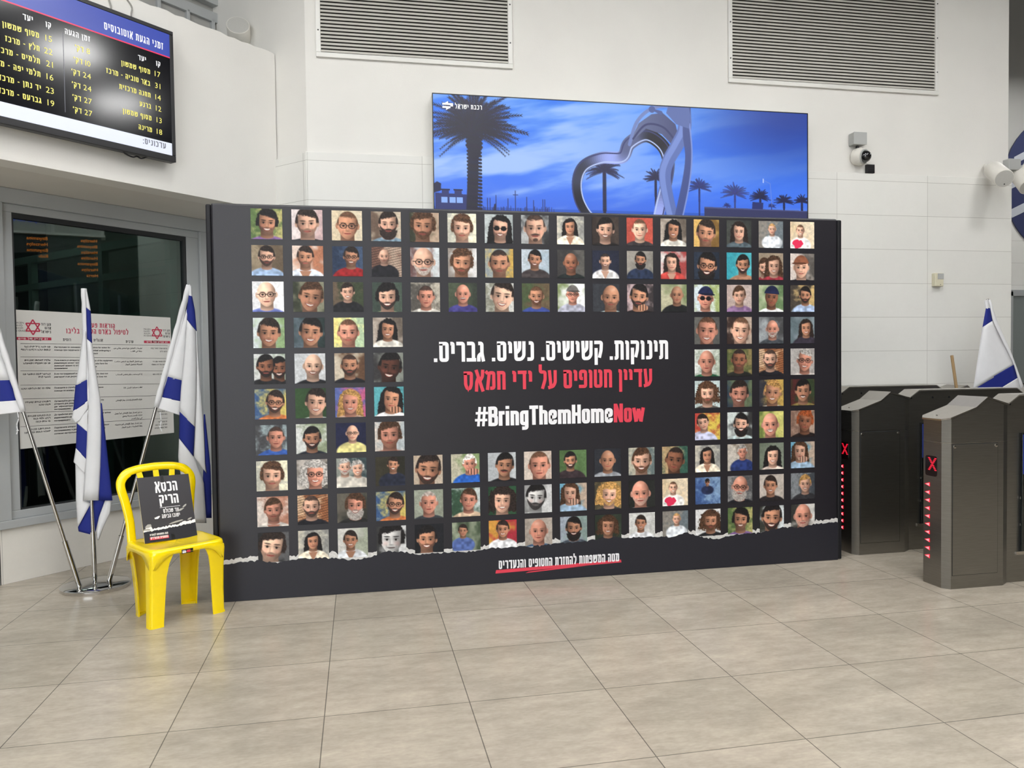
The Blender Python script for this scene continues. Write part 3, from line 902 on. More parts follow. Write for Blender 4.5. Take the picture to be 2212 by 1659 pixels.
def seaside_picture():
    w, h = 800, 262
    rs = np.random.RandomState(4)
    rnd = random.Random(4)
    C = Canvas(w, h)
    Y, X = np.mgrid[0:C.h, 0:C.w] / 2.0
    t = np.clip(Y / 236, 0, 1)[..., None]
    sky = np.array((.17, .47, .93)) * (1 - t) + np.array((.27, .47, .96)) * t

    def cloud(ax, ay, sh, seed):
        r = np.random.RandomState(seed)
        acc = 0
        for o in range(5):
            g = r.rand(64, 64)
            u, v = (X * ax + Y * sh) * 2 ** o, (Y * ay + X * sh * .3) * 2 ** o
            iu, iv = np.floor(u).astype(int), np.floor(v).astype(int)
            fu, fv = u - iu, v - iv
            fu, fv = fu * fu * (3 - 2 * fu), fv * fv * (3 - 2 * fv)
            a = g[iv % 64, iu % 64] * (1 - fu) + g[iv % 64, (iu + 1) % 64] * fu
            b = g[(iv + 1) % 64, iu % 64] * (1 - fu) + g[(iv + 1) % 64, (iu + 1) % 64] * fu
            acc = acc + (a * (1 - fv) + b * fv) / 2 ** o
        return acc / 1.94
    c1 = cloud(.006, .022, .008, 1)
    c2 = cloud(.004, .03, -.006, 2)
    left = sm(X, 560, 160)
    right = sm(X, 470, 760)
    cl = sm(c1, .36, .66) * (.5 + .5 * left) * (1 - .5 * right) * (.55 + .45 * sm(Y, 250, 170))
    sky = sky * (1 - .8 * cl[..., None]) + np.array((.74, .84, 1.)) * .8 * cl[..., None]
    st = sm(c2, .5, .68) * (.4 + .4 * right)
    sky = sky * (1 - .4 * st[..., None]) + np.array((.42, .58, .95)) * .4 * st[..., None]
    dk = (right * sm(Y, 190, 0) * .75 + .15 * sm(Y, 160, 240))[..., None]
    sky = sky * (1 - dk) + np.array((.08, .16, .48)) * dk
    C.a[:] = np.clip(sky, 0, 1)
    dark, navy, pale = (.10, .11, .24), (.15, .19, .42), (.72, .79, .96)
    # sea strip and ground
    C.poly([(0, 218), (800, 219), (800, 262), (0, 262)], (.18, .36, .78))
    C.poly([(0, 223), (800, 227), (800, 262), (0, 262)], (.16, .19, .4))
    # buildings at the left
    C.poly([(2, 192), (64, 194), (64, 262), (2, 262)], navy)
    C.poly([(0, 174), (6, 170), (14, 174), (13, 188), (0, 192)], dark)
    for x in (15, 40):
        C.poly([(x, 186), (x + 14, 186), (x + 14, 194), (x, 194)], navy)
        C.poly([(x - 2, 184), (x + 16, 184), (x + 16, 187), (x - 2, 187)], dark)
    for x in (14, 30, 44):
        C.poly([(x, 200), (x + 12, 200), (x + 12, 211), (x, 211)], (.55, .7, .98))
    for x, hh in ((90, 30), (105, 24), (110, 24), (122, 30), (146, 24), (161, 40), (184, 28), (198, 22), (217, 24), (221, 24)):
        C.line(x, 224 - hh, x, 226, 1.5, 1.8, navy)
    C.line(157, 192, 166, 192, 1.4, 1.4, navy)
    C.poly([(117, 226), (118, 212), (121, 210), (123, 226)], dark)
    for k in range(46):
        x = 90 + rnd.random() * 150
        C.line(x, 220 - rnd.random() * 6, x, 226, 1, 1.2, navy)

    def palm(x, yb, yt, cr, tw, n, col, hang=.0, lean=0):
        C.path([(x + lean, yb), (x + lean * .4, (yb + yt) / 2), (x, yt)], tw, col, tw * .85)
        for k in range(int((yb - yt) / max(2, tw * .3))):
            yy = yt + k * tw * .3
            C.line(x - tw * .55, yy, x + tw * .55, yy + tw * .12, tw * .22, tw * .22, [c * (.75 + .5 * rnd.random()) for c in col])
        for k in range(n):
            a = math.pi * (-.12 + 1.24 * (k + rnd.random() * .8) / n)
            L = cr * (.7 + .45 * rnd.random())
            pts = []
            for i in range(9):
                s_ = i / 8
                pts.append((x + math.cos(a) * L * s_, yt - math.sin(a) * L * s_ * (1 - .25 * s_) + L * (.12 + hang) * s_ * s_ * abs(math.cos(a))))
            C.path(pts, max(.7, cr * .028), col, .5)
            for i in range(1, 9):
                px, py = pts[i]
                dx, dy = px - pts[i - 1][0], py - pts[i - 1][1]
                ll = math.hypot(dx, dy) or 1
                for sg in (-1, 1):
                    for off in (0, .5):
                        f = cr * .17 * (1.1 - i / 10)
                        qx, qy = px - dx * off, py - dy * off
                        C.line(qx, qy, qx + dx / ll * f - sg * dy / ll * f * .55, qy + dy / ll * f + sg * dx / ll * f * .55, max(.7, cr * .022), .4, [c * (.8 + .5 * rnd.random()) for c in col])
    palm(552, 226, 165, 25, 3.4, 19, navy)
    palm(632, 212, 176, 29, 3.6, 19, (.2, .24, .47))
    palm(690, 212, 182, 23, 4, 19, dark)
    palm(745, 216, 189, 21, 4, 17, dark)
    palm(787, 222, 188, 19, 4, 17, dark)
    palm(614, 212, 202, 9, 2, 11, navy)
    palm(716, 212, 200, 10, 2, 11, navy)
    palm(456, 206, 150, 27, 4.5, 19, dark)
    palm(346, 222, 138, 38, 6.5, 24, dark, .15)
    C.poly([(563, 205), (800, 208), (800, 262), (563, 262)], (.2, .21, .36))
    C.poly([(563, 205), (800, 208), (800, 210), (563, 208)], (.3, .32, .5))
    C.poly([(672, 192), (697, 193), (696, 207), (671, 207)], navy)
    C.line(717, 200, 713, 152, 1, .8, (.5, .58, .85))
    C.line(713, 152, 699, 146, .8, .8, (.5, .58, .85))
    C.line(697, 143, 697, 150, 2.4, 2.4, (.75, .82, 1))
    # a plain ring-shaped monument with a twisted column
    up = lambda P: [(x - 4, y - 26 * (1 - float(sm(y, 190, 262)))) for x, y in P]
    ring = spline(up([(470, 262), (440, 250), (392, 246), (330, 244), (300, 222), (292, 190), (306, 156), (344, 138), (388, 134), (404, 106), (440, 88), (474, 106), (488, 138), (484, 180), (470, 222), (458, 262)]), 10)
    for i in range(len(ring) - 1):
        t_ = i / len(ring)
        b = .36 + .3 * math.sin(t_ * 15) + .12 * math.sin(t_ * 41)
        C.line(*ring[i], *ring[i + 1], 24 - 4 * math.sin(t_ * 7), 24 - 4 * math.sin(t_ * 7), (b * .8, b * .88, min(1, b * 1.25)))
    for off, c_ in ((-9, (.2, .22, .42)), (9, pale)):
        for i in range(len(ring) - 1):
            (xa, ya), (xb, yb) = ring[i], ring[i + 1]
            L = math.hypot(xb - xa, yb - ya) or 1
            nx, ny = -(yb - ya) / L * off, (xb - xa) / L * off
            C.line(xa + nx, ya + ny, xb + nx, yb + ny, 2.6, 2.6, c_)
    shell = [(404, 106), (424, 64), (452, 44), (476, 40), (504, 62), (512, 92), (500, 108), (474, 84), (440, 74)]
    C.poly(up(shell), (.42, .46, .6), (.26, .28, .44))
    C.path(spline(up([(404, 108), (420, 62), (450, 34), (490, 27), (516, 58), (520, 96)]), 10), 7, (.45, .52, .74))
    C.path(spline(up([(412, 96), (440, 66), (478, 70), (506, 100)]), 10), 4, (.2, .22, .4))
    col = spline(up([(522, 20), (524, 70), (508, 104), (488, 138), (480, 170), (488, 214), (506, 262)]), 12)
    for i in range(len(col) - 1):
        C.line(*col[i], *col[i + 1], 30 - i * .09, 30 - i * .09, (.37, .45, .7))
    for i in range(len(col) - 1):
        C.line(col[i][0] - 5, col[i][1], col[i + 1][0] - 5, col[i + 1][1], 12, 12, (.47, .56, .82))
    C.path(spline(up([(530, 26), (528, 80), (533, 130), (524, 190), (500, 262)]), 12), 16, (.26, .32, .55))
    C.path(spline(up([(535, 60), (540, 120), (533, 190), (510, 262)]), 12), 3, (.5, .58, .84))
    C.poly([(480, 14), (484, 0), (530, 0), (533, 16), (530, 44), (502, 36)], (.36, .43, .66))
    C.line(449, 8, 449, 8, 14, 14, (.3, .36, .58))
    C.line(455, 10, 468, 14, 5, 8, (.3, .36, .58))
    # the tall palm in front
    palm(80, 262, 60, 96, 23, 44, (.09, .09, .16), .0, -8)
    palm(80, 112, 74, 62, 26, 30, (.08, .08, .14), .3)
    return C.out()


# ------------------------------------------------------------------ room shell
L0 = Vector((-2.361, 5.666, 0))
RZ = math.pi / 4                      # the left wall runs at 45 degrees to the main wall
U = Vector((math.cos(RZ), math.sin(RZ), 0))
NL = Vector((math.cos(RZ), -math.sin(RZ), 0))      # out of the left wall, into the hall
WY = 6.108                            # main wall face
PAR = .77                             # how far the upper left wall stands in front of the window


def LW(s, off, z):
    return L0 + U * s + NL * off + Vector((0, 0, z))


b = MB().box(-7, 13, -7, 12, -.1, 0, 'floor')
floor = struct(b, 'floor')
b = MB().box(-7, 13, -7, 12, 6.6, 6.7, 'ceiling')
struct(b, 'ceiling')
# main wall: plaster above, cladding below
b = MB()
b.box(-.351, 5.86, WY, WY + .25, 0, 6.6, 'plaster')
struct(b, 'wall_main')
b = MB()
b.box(-.365, 5.88, WY - .022, WY + .01, 0, 3.05, 'cladding')
struct(b, 'trim_1', bevel=.003)
# return wall between the left wall and the main wall
C0 = Vector((-.351, WY, 0))
dR = Vector((-1, 1, 0)).normalized()
b = MB()
p, q = C0, C0 + dR * 4.2
nn = Vector((-1, -1, 0)).normalized()
t = -nn * .2
b.prism([(p.x, p.y), (q.x, q.y), ((q + t).x, (q + t).y), ((p + t).x, (p + t).y)], 0, 6.6, 'plaster', 'xy')
struct(b, 'wall_return')
b = MB()
p2, q2, t2 = C0 + nn * .02, C0 + dR * 1.1 + nn * .02, -nn * .03
b.prism([(p2.x + .012, p2.y - .012), (q2.x, q2.y), ((q2 + t2).x, (q2 + t2).y), ((p2 + t2).x + .012, (p2 + t2).y - .012)], 0, 3.045, 'cladding', 'xy')
struct(b, 'trim_2')
# left wall (built along its own axis, then turned)
left = bpy.data.objects.new('wall_left', None)
left.location = L0
left.rotation_euler = (0, 0, RZ)
COL.objects.link(left)
left['kind'] = 'structure'
SEND = 1.73
b = MB()
rs = random.Random(3)
zs, ztop = 2.64, 3.862
top = [(-3.2 + i * .06, ztop + (rs.random() - .5) * .012) for i in range(int((SEND + 3.2) / .06))] + [(SEND - .005, ztop)]
b.prism([(-3.2, zs), (SEND - .005, zs)] + top[::-1], -PAR, -PAR + .18, 'plaster')
b.box(-3.2, SEND - .005, -PAR + .18, 0, zs + .001, zs + .05, 'soffit')
b.build('parapet', left)
b = MB()
b.box(-3.2, SEND + .08, 0, .2, 0, .372, 'cladding_left')
b.box(1.63, SEND + .08, 0, .2, .372, zs + .3, 'plaster')
b.box(-3.2, -1.78, 0, .2, .372, zs + .3, 'plaster')
b.box(-3.2, SEND + .08, 0, .2, zs + .05, zs + .12, 'soffit')
b.build('lower_wall', left)
b = MB().box(.002, .008, -.0015, .001, 0, .37, 'alu_dark')
b.build('panel_joint', left)
# room behind the parapet
b = MB()
b.box(-3.2, 1.85, .0, .05, 3.6, 6.6, 'grey_paint')
b.box(-3.2, 1.85, -PAR + .02, .1, 4.95, 5.05, 'grey_paint')  # unseen slab added overhead to shade the space behind the parapet
b.build('upper_wall', left)
b = MB()
b.box(-3.2, SEND + .3, 2.9, 3., 0, 3.4, 'room_dark')
b.box(-3.25, -3.2, 0, 3., 0, 3.4, 'room_dark')
b.box(-3.2, SEND + .3, .2, 3, 3.3, 3.4, 'room_dark')
b.box(-3.2, SEND + .3, 0.05, .2, zs + .12, 3.4, 'room_dark')
b.build('back_room_wall', left)

# window in the left wall
def wall_window(name, x0, x1):
  win = bpy.data.objects.new(name, None)
  win.location = L0
  win.rotation_euler = (0, 0, RZ)
  COL.objects.link(win)
  win['kind'] = 'structure'
  b = MB()
  z0, z1 = .372, zs
  b.box(x0 - .03, x1, -.035, .06, z1 - .1, z1, 'alu')
  b.box(x0 - .03, x1, -.035, .06, z0, z0 + .055, 'alu')
  b.box(x1 - .09, x1, -.03, .06, z0 + .055, z1 - .1, 'alu')
  b.box(x0 - .03, x0 + .075, -.03, .06, z0 + .055, z1 - .1, 'alu')
  b.box(x0 + .075, x1 - .09, -.005, .06, z1 - .155, z1 - .1, 'alu')
  b.box(x0 + .075, x1 - .09, -.005, .06, z0 + .055, z0 + .11, 'alu')
  b.box(x1 - .2, x1 - .09, -.005, .06, z0 + .11, z1 - .155, 'alu')
  b.box(x0 + .075, x0 + .14, -.005, .06, z0 + .11, z1 - .155, 'alu')
  b.build('window_frame', win, bevel=.004)
  b = MB()
  b.box(x0 + .135, x1 - .195, .0, .045, z1 - .19, z1 - .15, 'alu_dark')
  b.box(x0 + .135, x1 - .195, .0, .045, z0 + .105, z0 + .12, 'alu_dark')
  b.box(x1 - .225, x1 - .195, .0, .045, z0 + .12, z1 - .19, 'alu_dark')
  b.box(x0 + .135, x0 + .15, .0, .045, z0 + .12, z1 - .19, 'alu_dark')
  b.build('gasket', win)
  b = MB().box(x0 + .14, x1 - .2, .02, .028, z0 + .11, z1 - .16, 'glass')
  b.build('glass_pane', win)


wall_window('window_1', .0, 1.63)
wall_window('window_2', -1.75, -.03)

# inside the dark room behind the glass: a glazed partition running away from the window, cupboards
part = bpy.data.objects.new('partition', None)
part.location = L0
part.rotation_euler = (0, 0, RZ)
COL.objects.link(part)
tag(part, 'pale framed glazed partition in the dark room behind the window', 'partition')
b = MB()
S1 = 1.38
b.box(S1 - .03, S1 + .03, .1, 2.8, 2.46, 2.53, 'room_frame')
b.box(S1 - .03, S1 + .03, .1, 2.8, 2.2, 2.26, 'room_frame')
b.box(S1 - .03, S1 + .03, .1, 2.8, 1.83, 1.9, 'room_frame')
for y in (.1, 1.12, 2.4):
    b.box(S1 - .03, S1 + .03, y, y + .07, 0, 2.46, 'room_frame')
b.build('frame', part)
b = MB().box(S1 - .01, S1 + .01, .17, 2.8, 1.25, 1.83, 'room_black')
b.build('dark_panel', part)
cup = thing('cupboard', 'black cupboard in the dark room behind the poster', 'cupboard', L0, RZ)
b = MB()
b.box(-.2, 1.25, 1.3, 1.7, 0, 1.75, 'room_black')
for k in range(9):
    b.box(-.18 + k * .16, -.05 + k * .16, 1.28, 1.3, .1, 1.7, 'black_plastic')
b.build('body', cup)
for k in range(9):
    b = MB().box(-.07 + k * .16, -.055 + k * .16, 1.265, 1.28, .85, 1., 'alu')
    b.build('handle', cup)

# glazed gallery front above the parapet
b = MB()
gal = bpy.data.objects.new('window_3', None)
gal.location = L0
gal.rotation_euler = (0, 0, RZ)
COL.objects.link(gal)
gal['kind'] = 'structure'
b.box(-3, 1.84, -.06, .0, 4.28, 4.36, 'alu')
b.box(-3, 1.82, -.05, .0, 4.06, 4.1, 'alu')
b.box(-3, 1.84, -.07, .0, 4.42, 4.52, 'alu')
b.box(1.6, 1.66, -.05, .0, 4.5, 5.7, 'alu')
b.box(-3, 1.84, -.03, .0, 3.86, 4.3, 'grey_paint')
for s in (.9, 1.2, 1.45, 1.68):
    b.box(s, s + .03, -.06, .0, 4.08, 4.3, 'alu')
b.build('window_frame', gal, bevel=.003)
b = MB().box(-3, 1.6, -.02, .0, 4.5, 5.7, 'room_black')
b.build('dark_pane', gal)

# hall behind the camera and far wall on the right (seen in reflections and past the wall's end)
b = MB()
b.box(-7.1, 13.1, -7.1, -7, 0, 6.6, 'hall')
b.build('wall_back', kind='structure')
b = MB()
b.box(13, 13.1, -7, 12, 0, 6.6, 'hall')
b.build('wall_right', kind='structure')
b = MB()
b.box(5.6, 13, 9., 9.1, 0, 6.6, 'grey_paint')
b.box(5.6, 13, 8.98, 9., 0, 3.72, 'cladding')
b.build('wall_far', kind='structure')
door = bpy.data.objects.new('door_1', None)
door.location = (9.2, 8.98, 0)
COL.objects.link(door)
door['kind'] = 'structure'
b = MB()
b.box(-.62, -.55, -.06, 0, 0, 2.3, 'alu')
b.box(.55, .62, -.06, 0, 0, 2.3, 'alu')
b.box(-.62, .62, -.06, 0, 2.24, 2.32, 'alu')
b.build('door_frame', door)
b = MB().box(-.55, .55, -.04, 0, 0, 2.24, 'door_grey')
b.build('door_leaf', door)
b = MB().tube([(-.45, -.07, 1.05), (-.33, -.07, 1.05)], .012, 'chrome').tube([(-.45, -.04, 1.05), (-.45, -.075, 1.05)], .012, 'chrome')
b.build('door_handle', door)
# glazed entrance behind the viewer, daylight outside
for nm, loc, rz, hw in (('window_4', (-3.6, -6.98, 0), math.pi, 3.1),):
    wn = bpy.data.objects.new(nm, None)
    wn.location = loc
    wn.rotation_euler = (0, 0, rz)
    COL.objects.link(wn)
    wn['kind'] = 'structure'
    b = MB().box(-hw, hw, -.02, -.01, .1, 4.3, 'daylight')
    b.build('glass_pane', wn)
    b = MB()
    for k in range(5):
        x = -hw + k * hw / 2
        b.box(x - .05, x + .05, -.08, -.0, .0, 4.4, 'alu')
    for z in (.0, 2.3, 4.3):
        b.box(-hw, hw, -.08, -.0, z, z + .1, 'alu')
    b.build('window_frame', wn)
b = MB().box(-7.1, -7, -7, 4, 0, 6.6, 'hall')
b.build('wall_hall_left', kind='structure')
# unseen tube light added to brighten the partition in the dark back room
tl = thing('tube_light', 'fluorescent tube light on the back room ceiling', 'lamp', L0 + U * .4 - NL * 1.6 + Vector((0, 0, 3.0)), RZ)
b = MB().box(-.6, .6, -.06, .06, .03, .08, 'white_metal')
b.build('housing', tl)
b = MB().tube([(-.58, 0, .0), (.58, 0, .0)], .02, 'room_lamp', 10)
b.build('tube', tl)
# striped emblem on the far wall
em = thing('wall_emblem', 'large navy and pale striped round emblem high on the far wall', 'sign', (9.5, 8.975, 3.75))
b = MB()
R_ = .97
pts = [(R_ * math.cos(a * math.pi / 24), R_ * math.sin(a * math.pi / 24)) for a in range(48)]
b.prism(pts, -.02, 0, 'navy_sign')
b.build('disc', em)
b = MB()
for k, (z, hh) in enumerate(((-.62, .06), (-.3, .06), (.12, .11), (.42, .05), (.75, .04))):
    w = math.sqrt(max(0, R_ ** 2 - (abs(z) + .1) ** 2))
    n = 12
    up = [(-w + 2 * w * i / n, z + hh + .8 * (i / n - .15)) for i in range(n + 1)]
    lo = [(-w + 2 * w * i / n, z - hh + .8 * (i / n - .15)) for i in range(n + 1)]
    cl = lambda P: [(x * min(1, (R_ - .005) / max(1e-6, math.hypot(x, zz))), zz * min(1, (R_ - .005) / max(1e-6, math.hypot(x, zz)))) for x, zz in P]
    b.prism(cl(lo) + cl(up)[::-1], -.026, -.0205, 'pale_sign')
b.build('stripes', em)

# ceiling light panels
for i, x in enumerate((-4.2, -2.3, -.4, 1.5, 3.36, 5.25)):
    for j, y in enumerate((3.5, .6, -2.3, -5.2)):
        if i == 0 and j == 0:
            continue
        t = thing('ceiling_light', 'square ceiling light panel hung above the hall', 'lamp', (x, y, LAMP_Z), 0, 'ceiling light panels')
        b = MB()
        b.box(-.32, .32, -.32, .32, .005, .06, 'white_metal')
        b.build('housing', t)
        b = MB().box(-.3, .3, -.3, .3, 0, .005, 'lamp')
        b.build('diffuser', t)
        for x_ in (-.25, .25):
            MB().tube([(x_, 0, .06), (x_, 0, 1.4)], .006, 'cable', 6).build('hanger', t)

for y in (7.6, 5.):  # unseen panels added to brighten the far wall
  t = thing('ceiling_light', 'square ceiling light panel past the end of the white wall', 'lamp', (8.6, y, LAMP_Z), 0, 'ceiling lights past the wall end')
  MB().box(-.32, .32, -.32, .32, .005, .06, 'white_metal').build('housing', t)
  MB().box(-.3, .3, -.3, .3, 0, .005, 'lamp').build('diffuser', t)
  MB().tube([(-.25, 0, .06), (-.25, 0, 1.4)], .006, 'cable', 6).build('hanger', t)

# ------------------------------------------------------------------ louvred grilles
for x0, x1, lab in ((-.271, 1.246, 'left louvred white air grille high on the main wall, over the backlit picture end'), (3.096, 5.118, 'right, wider louvred white air grille high on the wall above the camera')):
    g = thing('air_grille', lab, 'air vent', ((x0 + x1) / 2, WY, 3.768))
    w, h = (x1 - x0) / 2, 1.0
    b = MB()
    for a, c, e, f in ((-w, w, 0, .036), (-w, w, h - .036, h), (-w, -w + .036, .036, h - .036), (w - .036, w, .036, h - .036)):
        b.box(a, c, -.02, .0, e, f, 'white_metal')
    b.build('frame', g, bevel=.003)
    b = MB().box(-w + .03, w - .03, -.003, -.001, .03, h - .03, 'louver_back')
    b.build('duct', g)
    b = MB()
    n = int((h - .07) / .0272)
    for k in range(n):
        z = .04 + k * .0272
        b.prism([(-.016, z), (-.013, z), (-.004, z + .019), (-.007, z + .019)], -w + .036, w - .036, 'louver', 'yz')
    b.build('louver', g)
    b = MB()
    for sx in (-1, 1):
        for z in (.2, .5, .8):
            b.lathe([(.006, 0), (.005, .003), (0, .004)], 'alu_dark', 10, (sx * (w - .018), -.02, z), (0, -1, 0))
    b.build('screw', g)

# ------------------------------------------------------------------ backlit picture
bx = thing('backlit_picture', 'wide glowing blue seaside picture with palms, above the black banner', 'picture', (2.175, WY - .022, 2.47))
w = 1.585
b = MB().box(-w, w, -.1, 0, 0, 1.035, 'white_metal')
b.build('light_box', bx, bevel=.004)
b = MB()
for a, c, e, f in ((-w, w, 1.029, 1.036), (-w, w, -.001, .006), (-w - .001, -w + .006, .006, 1.029), (w - .006, w + .001, .006, 1.029)):
    b.box(a, c, -.108, -.098, e, f, 'black_plastic')
b.build('rim', bx)
picture_mesh('picture', [(seaside_picture(), -w + .006, w - .006, .006, 1.029, -.104)], 'lightbox', bx)
b = MB()
txt(b, 'רכבת ישראל', -w + .385, .925, .034, 'screen_text', y=-.1055, width=.21)
b.build('lettering', bx)
b = MB()
gx, gz = -w + .118, .945
for dz in (-.012, .012):
    b.prism([(gx - .04, gz + dz - .007), (gx + .022, gz + dz - .007), (gx + .022, gz + dz + .007), (gx - .04, gz + dz + .007)], -.1057, -.1052, 'screen_text')
b.prism([(gx - .022, gz + .019), (gx + .004, gz + .019), (gx + .004, gz + .034)], -.1057, -.1052, 'screen_text')
b.prism([(gx + .015, gz - .019), (gx - .012, gz - .019), (gx - .012, gz - .034)], -.1057, -.1052, 'screen_text')
b.prism([(gx + .022, gz - .005), (gx + .042, gz - .005), (gx + .042, gz + .019), (gx + .022, gz + .019)], -.1057, -.1052, 'screen_text')
b.build('emblem', bx)

# ------------------------------------------------------------------ the big banner
BY = 4.93
ban = thing('banner', 'huge black free-standing banner wall printed with rows of portrait photos', 'banner', (1.24, BY, 0))
BX0, BX1, BZ = -.853 - 1.24, 3.328 - 1.24, 2.418
b = MB().box(BX0, BX1, .0, .07, .0, BZ, 'black_fabric')
b.build('fabric_panel', ban, bevel=.012)
b = MB()
b.box(BX0 - .032, BX0 - .002, .012, .08, -.0, BZ - .005, 'banner_edge')
b.build('edge_profile', ban, bevel=.008)
b = MB()
b.box(BX1 + .008, BX1 + .042, .012, .08, .0, BZ - .005, 'banner_edge')
b.build('edge_profile', ban, bevel=.008)
for x in (BX0 + .5, 0, BX1 - .5):
    b = MB()
    b.box(x - .02, x + .02, .08, .1, .0, BZ - .05, 'alu')
    b.tube([(x, .1, 1.7), (x, .62, .02)], .014, 'alu', 10)
    b.box(x - .03, x + .03, .08, .66, .0, .02, 'alu')
    b.build('support_leg', ban)
b = MB()
b.box(BX1 + .0, BX1 + .03, .08, .75, .0, BZ - .01, 'banner_edge')  # unseen wings, added so the middle gate end mirrors black
b.build('side_wing', ban)
b = MB()
b.box(BX0 - .03, BX0 + .0, .08, .5, .0, BZ - .01, 'banner_edge')
b.build('side_wing', ban)
PX0, PITCH_X, PITCH_Z, PS = -.624 - 1.24, .23905, .2204, .184
TEAR = [(478, 1222), (505, 1216), (530, 1212), (560, 1211), (600, 1214), (640, 1208), (660, 1206), (700, 1205), (730, 1206), (760, 1209), (800, 1203), (830, 1191), (870, 1192), (900, 1197), (950, 1194), (1000, 1192), (1030, 1190), (1050, 1185), (1100, 1181), (1150, 1180), (1200, 1174), (1240, 1172), (1280, 1166), (1340, 1161), (1380, 1161), (1410, 1159), (1450, 1160), (1485, 1150), (1505, 1157), (1530, 1162), (1555, 1164), (1585, 1154), (1640, 1151), (1690, 1139), (1725, 1140), (1760, 1131), (1800, 1129), (1816, 1128)]
tr = []
for x, y in TEAR:
    p = on_y(x, y, BY)
    tr.append((min(max(p.x - 1.24, BX0 + .001), BX1 - .001), p.z))
rt = random.Random(11)
fine = []
for (xa, za), (xb, zb) in zip(tr, tr[1:]):
    n = max(2, int((xb - xa) / .012))
    for k in range(n):
        f = k / n
        fine.append((xa + (xb - xa) * f, za + (zb - za) * f + (rt.random() - .5) * .011))
fine[0] = (BX0 + .001, fine[0][1])
fine.append((BX1 - .001, tr[-1][1]))
b = MB()
tops, wv = [], 0.
for i, (x, z) in enumerate(fine):
    wv += (rt.random() - .5) * .02
    wv = max(-.008, min(.03, wv * .93))
    tops.append((x + (rt.random() - .5) * .006, z + .016 + .9 * abs(wv) + rt.random() * .007))
v = [(x, -.0012, z - .012) for x, z in fine] + [(x, -.0012, z) for x, z in tops]
n = len(fine)
b.add(v, [(i, i + 1, n + i + 1, n + i) for i in range(n - 1)], 'torn')
b.build('torn_paper_edge', ban)
b = MB()
v = [(x, -.0035, .002) for x, z in fine] + [(x, -.0035, z + (rt.random() - .5) * .004) for x, z in fine]
b.add(v, [(i, i + 1, n + i + 1, n + i) for i in range(n - 1)], 'navy_print')
b.build('lower_panel', ban)
small = []
cnt = 0
specs = [r.split('|') for r in PORT]
order = []
for r, row in enumerate(specs):
    cols = list(range(16)) if len(row) == 16 else [0, 1, 2, 3, 12, 13, 14, 15]
    order += [(c, r, sp) for c, sp in zip(cols, row)]
order.sort(key=lambda q: (q[0], q[1]))
for c, r, sp in order:
    im = portrait(sp, sum(map(ord, sp)) % 9973)
    x0 = PX0 + c * PITCH_X
    z1 = 2.39 - r * PITCH_Z + (.006 if r > 4 else 0)
    item = (im, x0, x0 + PS, z1 - PS, z1, -.0025)
    if cnt < 100:
        picture_mesh('portrait_photo', [item], 'photo', ban)
    else:
        small.append(item)
    cnt += 1
picture_mesh('portrait_photos', small, 'photo', ban, kind='stuff')
b = MB()
display(b, 'תינוקות. קשישים. נשים. גברים.', .471 - 1.24, 2.054 - 1.24, 1.446, .128, 'white_print', -.002)
b.build('headline', ban)
b = MB()
display(b, 'עדיין חטופים על ידי חמאס', .66 - 1.24, 1.938 - 1.24, 1.262, .121, 'red_print', -.002)
b.build('headline', ban)['label'] = 'red headline line'
b = MB()
display(b, '#BringThemHomeNow', .73 - 1.24, 1.88 - 1.24, 1.028, .125, 'white_print', -.002, heb=False, gap=.05, split=14, m2='red_print')
b.build('headline', ban)['label'] = 'white and red hashtag line'
b = MB()
display(b, 'מטה המשפחות להחזרת החטופים והנעדרים', .872 - 1.24, 1.693 - 1.24, .094, .054, 'white_print', -.0048, gap=.12, t=.2)
b.build('caption', ban)
b = MB()
x0, x1 = .85 - 1.24, 1.71 - 1.24
b.add([(x0, -.004, .066), (x1, -.004, .085), (x1 - .004, -.004, .104), (x0 + .004, -.004, .088)], [(0, 1, 2, 3)], 'red_print')
b.add([(x0 + .2, -.0042, .056), (x0 + .62, -.0042, .078), (x0 + .45, -.0042, .077), (x0 + .22, -.0042, .064)], [(0, 1, 2, 3)], 'red_print')
b.build('underline', ban)


# ------------------------------------------------------------------ arrivals screen on the left wall
OFF = PAR + .1
tv = thing('arrivals_screen', 'large wall-mounted bus arrivals display with yellow lettering, top left', 'screen', LW(0, PAR, 2.815), RZ)
sx0, sx1, th = -.70, .792, .872
b = MB()
b.box(sx0, sx1, -.1, -.045, 0, th, 'black_plastic')
b.box(sx0 + .2, sx1 - .2, -.05, -.0, .15, th - .15, 'black_plastic')
b.build('housing', tv, bevel=.006)
b = MB()
bz = .026
for a, c, e, f in ((sx0, sx1, 0, .042), (sx0, sx1, th - bz, th), (sx0, sx0 + bz, .042, th - bz), (sx1 - bz, sx1, .042, th - bz)):
    b.box(a, c, -.106, -.099, e, f, 'black_plastic')
b.build('bezel', tv, bevel=.003)
ax0, ax1, az0, az1 = sx0 + bz, sx1 - bz, .042, th - bz
b = MB()
yb = -.1015
b.box(ax0, ax1, yb, -.1, az0, az1, 'screen_black')
b.build('display_panel', tv)
b = MB()
zr = 3.508 - 2.815
b.quad((ax0, yb - .0004, zr + .004), (ax1, yb - .0004, zr + .004), (ax1, yb - .0004, az1), (ax0, yb - .0004, az1), 'screen_blue')
b.build('header_band', tv)
b = MB()
b.quad((ax0, yb - .0004, zr - .004), (ax1, yb - .0004, zr - .004), (ax1, yb - .0004, zr + .004), (ax0, yb - .0004, zr + .004), 'screen_red')
b.build('red_line', tv)
b = MB()
zw = 2.938 - 2.815
b.quad((ax0, yb - .0004, az0), (ax1, yb - .0004, az0), (ax1, yb - .0004, zw), (ax0, yb - .0004, zw), 'screen_white')
b.build('footer_band', tv)


